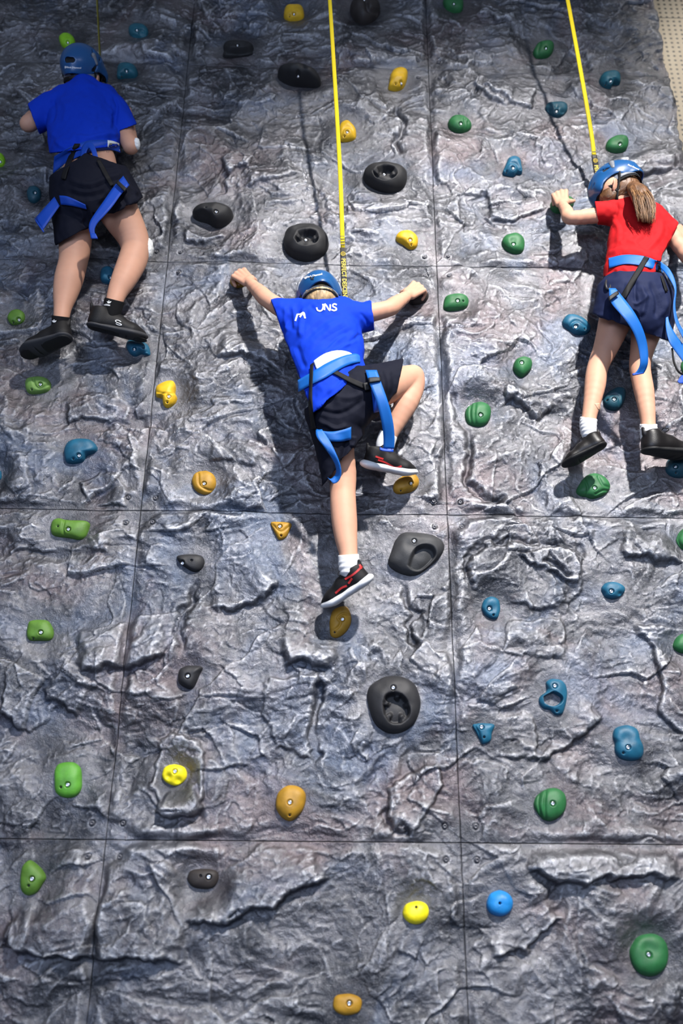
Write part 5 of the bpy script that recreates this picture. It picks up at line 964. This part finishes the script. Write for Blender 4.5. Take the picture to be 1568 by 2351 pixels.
    t.cone(P(1401, 745, .17), P(1395, 790, .15), .060, .066, .002, sub=True); t.cone(P(1486, 745, .18), P(1482, 800, .15), .056, .062, .002, sub=True)
    q = np.cross(ray(1384, 620), ray(1532, 626)); q = q / np.linalg.norm(q); q = q if (P(1460, 600, .2) - CP) @ q > 0 else -q; t.cut(CP, q)
    folds = [([(1445, 645), (1440, 680), (1450, 720)], .008, 6), ([(1470, 650), (1480, 690), (1470, 730)], .010, 6), ([(1490, 645), (1510, 690), (1505, 735)], -.012, 6), ([(1460, 640), (1458, 670), (1462, 700)], -.010, 5), ([(1452, 700), (1475, 690), (1490, 675)], .007, 5), ([(1365, 735), (1385, 725), (1405, 738)], .005, 6), ([(1515, 660), (1530, 690), (1520, 730)], .008, 6), ([(1415, 660), (1405, 700), (1410, 745)], -.006, 6), ([(1440, 740), (1455, 720), (1462, 750)], -.014, 7)]
    shorts = t.mesh('shorts', NAVY2, per, disp=pxfolds(folds))
    v, f = tube([P(1487, 752, .20), P(1497, 753, .215), P(1506, 757, .20)], .0055, 8); mesh('teal_hem', v, f, TEAL, shorts)
    for ch, ct in (([(1353, 950, .160, 17.5), (1350, 975, .162, 17.5), (1352, 1000, .155, 15)], ((1335, 957), (1369, 962), (1352, 940))), ([(1488, 965, .160, 17), (1489, 990, .162, 17.5), (1490, 1012, .155, 16)], ((1470, 974), (1506, 974), (1488, 955)))):
        u0 = ch[1][0]; k = BOX(u0 - 32, 1030, u0 + 32, 940, .0025); k.chain(ch, .01); pxcut(k, *ct)
        k.mesh('sock', SOCKW, per, disp=lambda V, N: .0010 * np.sin(V[:, 2] * 420))
    a, Ra, ka = shoe(per, P(1396, 1022, .185), P(1294, 1078, .105), np.array([-.25, .06, .95]), 'leather', side=-1)
    b, Rb, kb = shoe(per, P(1478, 1040, .165), P(1592, 1056, .07), np.array([.05, -.15, 1]), 'leather', side=1)
    bb = bvh_of(shirt, shorts, body)
    hn = strap('harness_belt', [(1398, 592), (1402, 592), (1435, 585), (1478, 588), (1508, 599), (1521, 604)], [(1399, 616), (1402, 615), (1435, 606), (1478, 611), (1508, 621), (1521, 626)], WEBB, per, bb, .008, 34, .003)
    strap('harness_strap', [(1479, 588), (1466, 610), (1450, 636), (1436, 660), (1423, 682)], [(1491, 592), (1478, 614), (1462, 640), (1448, 665), (1435, 687)], WEBK, per, bb, .012, 24, .002)
    strap('harness_strap', [(1508, 598), (1511, 620), (1520, 645), (1528, 670)], [(1515, 600), (1518, 622), (1526, 645), (1534, 668)], WEBK, per, bb, .012, 16, .002)
    strap('leg_loop_tail', [(1398, 662, .32), (1401, 692, .34), (1420, 716, .35), (1436, 735, .35), (1455, 765, .33), (1466, 800, .30), (1470, 832, .28), (1464, 850, .26), (1453, 860, .25)], [(1413, 662, .32), (1428, 680, .34), (1447, 704, .35), (1461, 725, .35), (1476, 756, .33), (1486, 792, .30), (1488, 828, .28), (1484, 846, .26), (1478, 857, .25)], WEBB, per, None, n=44)
    strap('tail_hem', [(1452, 858, .252), (1465, 856, .25), (1479, 852, .25)], [(1453, 862, .252), (1465, 860, .25), (1478, 857, .25)], WEBD, per, None, n=6, th=.006)
    strap('strap_keeper', [(1397, 682, .352), (1407, 674, .355), (1418, 668, .352)], [(1399, 691, .352), (1410, 683, .355), (1421, 675, .352)], SOLEK, per, None, n=8, th=.005)
    v, f = tube([P(1394, 640, .27), P(1391, 650, .29), P(1393, 662, .295), P(1399, 663, .30), P(1401, 652, .29), P(1397, 642, .27)], .0045, 8); mesh('gear_ring', v, f, DARKSTEEL, per)
    strap('belt_tail', [(1517, 602, .30), (1534, 614, .32), (1547, 636, .33), (1553, 664, .33), (1550, 700, .32), (1556, 735, .31), (1572, 766, .30)], [(1516, 616, .30), (1528, 628, .32), (1540, 646, .33), (1549, 668, .33), (1545, 702, .32), (1550, 740, .31), (1570, 780, .30)], WEBB, per, None, n=40)
    strap('leg_loop_tail', [(1529, 722, .28), (1528, 750, .29), (1536, 785, .29), (1550, 806, .28), (1572, 836, .27)], [(1533, 724, .28), (1538, 745, .29), (1552, 770, .29), (1568, 790, .28), (1590, 812, .27)], WEBB, per, None, n=28)
    v, f = tube([P(1543, 800, .27), P(1547, 830, .28), P(1557, 852, .28), P(1568, 860, .27)], .004, 8); mesh('cord', v, f, WEBK, per)
    strap('tail_hem', [(1555, 876, .27), (1564, 862, .27), (1574, 856, .27)], [(1560, 880, .27), (1572, 880, .27), (1584, 870, .27)], WEBD, per, None, n=10, th=.003)
    bl = bvh_of(body); g = strap('plaster', [(1365, 927), (1370, 935), (1373, 940)], [(1376, 925), (1378, 934), (1377, 941)], mat('sticking_plaster', (.60, .36, .24), .6), per, bl, .001, 10, .0015)
    bh = bvh_of(hl); text_px('helmet_logo', 'Black Diamond', (1441, 379), 4.6, .42, WHITE, hl, bh, .002, bold=.02)
    bs = bvh_of(shirt); strokes('chest_print', [[(1391, 517), (1396, 519), (1396, 523)], [(1394, 527), (1397, 527)]], 2, YTXT, shirt, bs)
    return per
right_child()
# =============================== auto-belay straps
def belay(line, w0, w1, split, labelend, label, text, th=.003):
    # line: (u,v,d) from top to bottom
    c = catmull([P(*q) for q in line], 60); up = U(c[0] - c[-1]); side = U(np.cross(up, np.array([0.0, 1, 0]))); 
    top = empty('belay_strap', c[0], label, 'belay strap', 'belay straps hanging down the wall')
    i = int(split * 59); W_ = np.linspace(w0, w1, 60)[:, None]
    A = c + side * W_ / 2; B = c - side * W_ / 2
    v, f = sheet(A[:i + 1], B[:i + 1], th, 3); wb = mesh('webbing', v, f, YEL, top)
    if i < 57:
        A2 = c[i:] + side * W_[i:] * .66 ; B2 = c[i:] - side * W_[i:] * .66
        v, f = sheet(A2, B2, th * 2.2, 3); lb = mesh('label_sleeve', v, f, LABK, top)
        T = [sheet(np.array([A[i] + up * (.012 + .013 * k) + np.array([0, -.0055, 0]), A[i] + up * (.0145 + .013 * k) + np.array([0, -.0055, 0])]), np.array([B[i] + up * (.012 + .013 * k) + np.array([0, -.0055, 0]), B[i] + up * (.0145 + .013 * k) + np.array([0, -.0055, 0])]), .001, 1) for k in range(6)]
        v, f = join(T); mesh('stitching', v, f, LABK, wb, False)
        st = c[i] - up * .052; dirn = U(c[min(59, i + 14)] - c[i]); sd_ = U(np.cross(np.array([0., 1, 0]), dirn)); nrm = U(np.cross(dirn, sd_)); nrm = nrm if nrm[1] < 0 else -nrm; off = nrm * (th * 1.1 + .0015)
        sd_ = sd_ if sd_[0] > 0 else -sd_
        text_px('label_lettering', text, None, .026, 0, YTXT, lb, plane=lambda x, y: st + dirn * x + sd_ * (y - .009) + off, sx=.86, bold=.012)
        T = []; cc = c[i] - up * .030; T.append(tube([cc + off + dirn * .009 * math.cos(t) + sd_ * .009 * math.sin(t) for t in np.linspace(0, 2 * math.pi, 14)], .0012, 5)); T.append(tube([cc + off + dirn * .004 * math.cos(t) + sd_ * .004 * math.sin(t) for t in np.linspace(0, 2 * math.pi, 10)], .001, 5))
        v, f = join(T); mesh('label_emblem', v, f, YTXT, lb)
    return top
belay([(732, -400, .50), (750, -90, .42), (757, 0, .40), (769, 190, .33), (781, 400, .24), (787, 572, .16), (792, 700, .115), (797, 760, .10)], .0150, .020, .716, 1, 'yellow belay strap with a black lettered end above the middle climber’s helmet', 'PERFECT DESCENT')
belay([(1240, -400, .50), (1284, -90, .40), (1303, 0, .36), (1336, 180, .28), (1358, 310, .165), (1364, 357, .125), (1371, 400, .095), (1376, 432, .085)], .0170, .0195, .716, 1, 'yellow belay strap running down to the girl in red at the right', 'PERFECT DESCENT')
c = catmull([P(218, -400, .36), P(222, -90, .26), P(223, 0, .24), P(226, 60, .17), P(229, 118, .10), P(230, 140, .08)], 30); v, f = sheet(c + np.array([.0022, .009, 0]), c - np.array([.0022, .009, 0]), .002, 2)
t_ = empty('belay_strap', c[0], 'thin dark yellow belay strap seen edge-on above the left climber’s helmet', 'belay strap', 'belay straps hanging down the wall'); mesh('webbing', v, f, mat('dark_yellow_webbing', (.16, .14, .01), .6), t_)  # webbing in a darker yellow than the other two straps
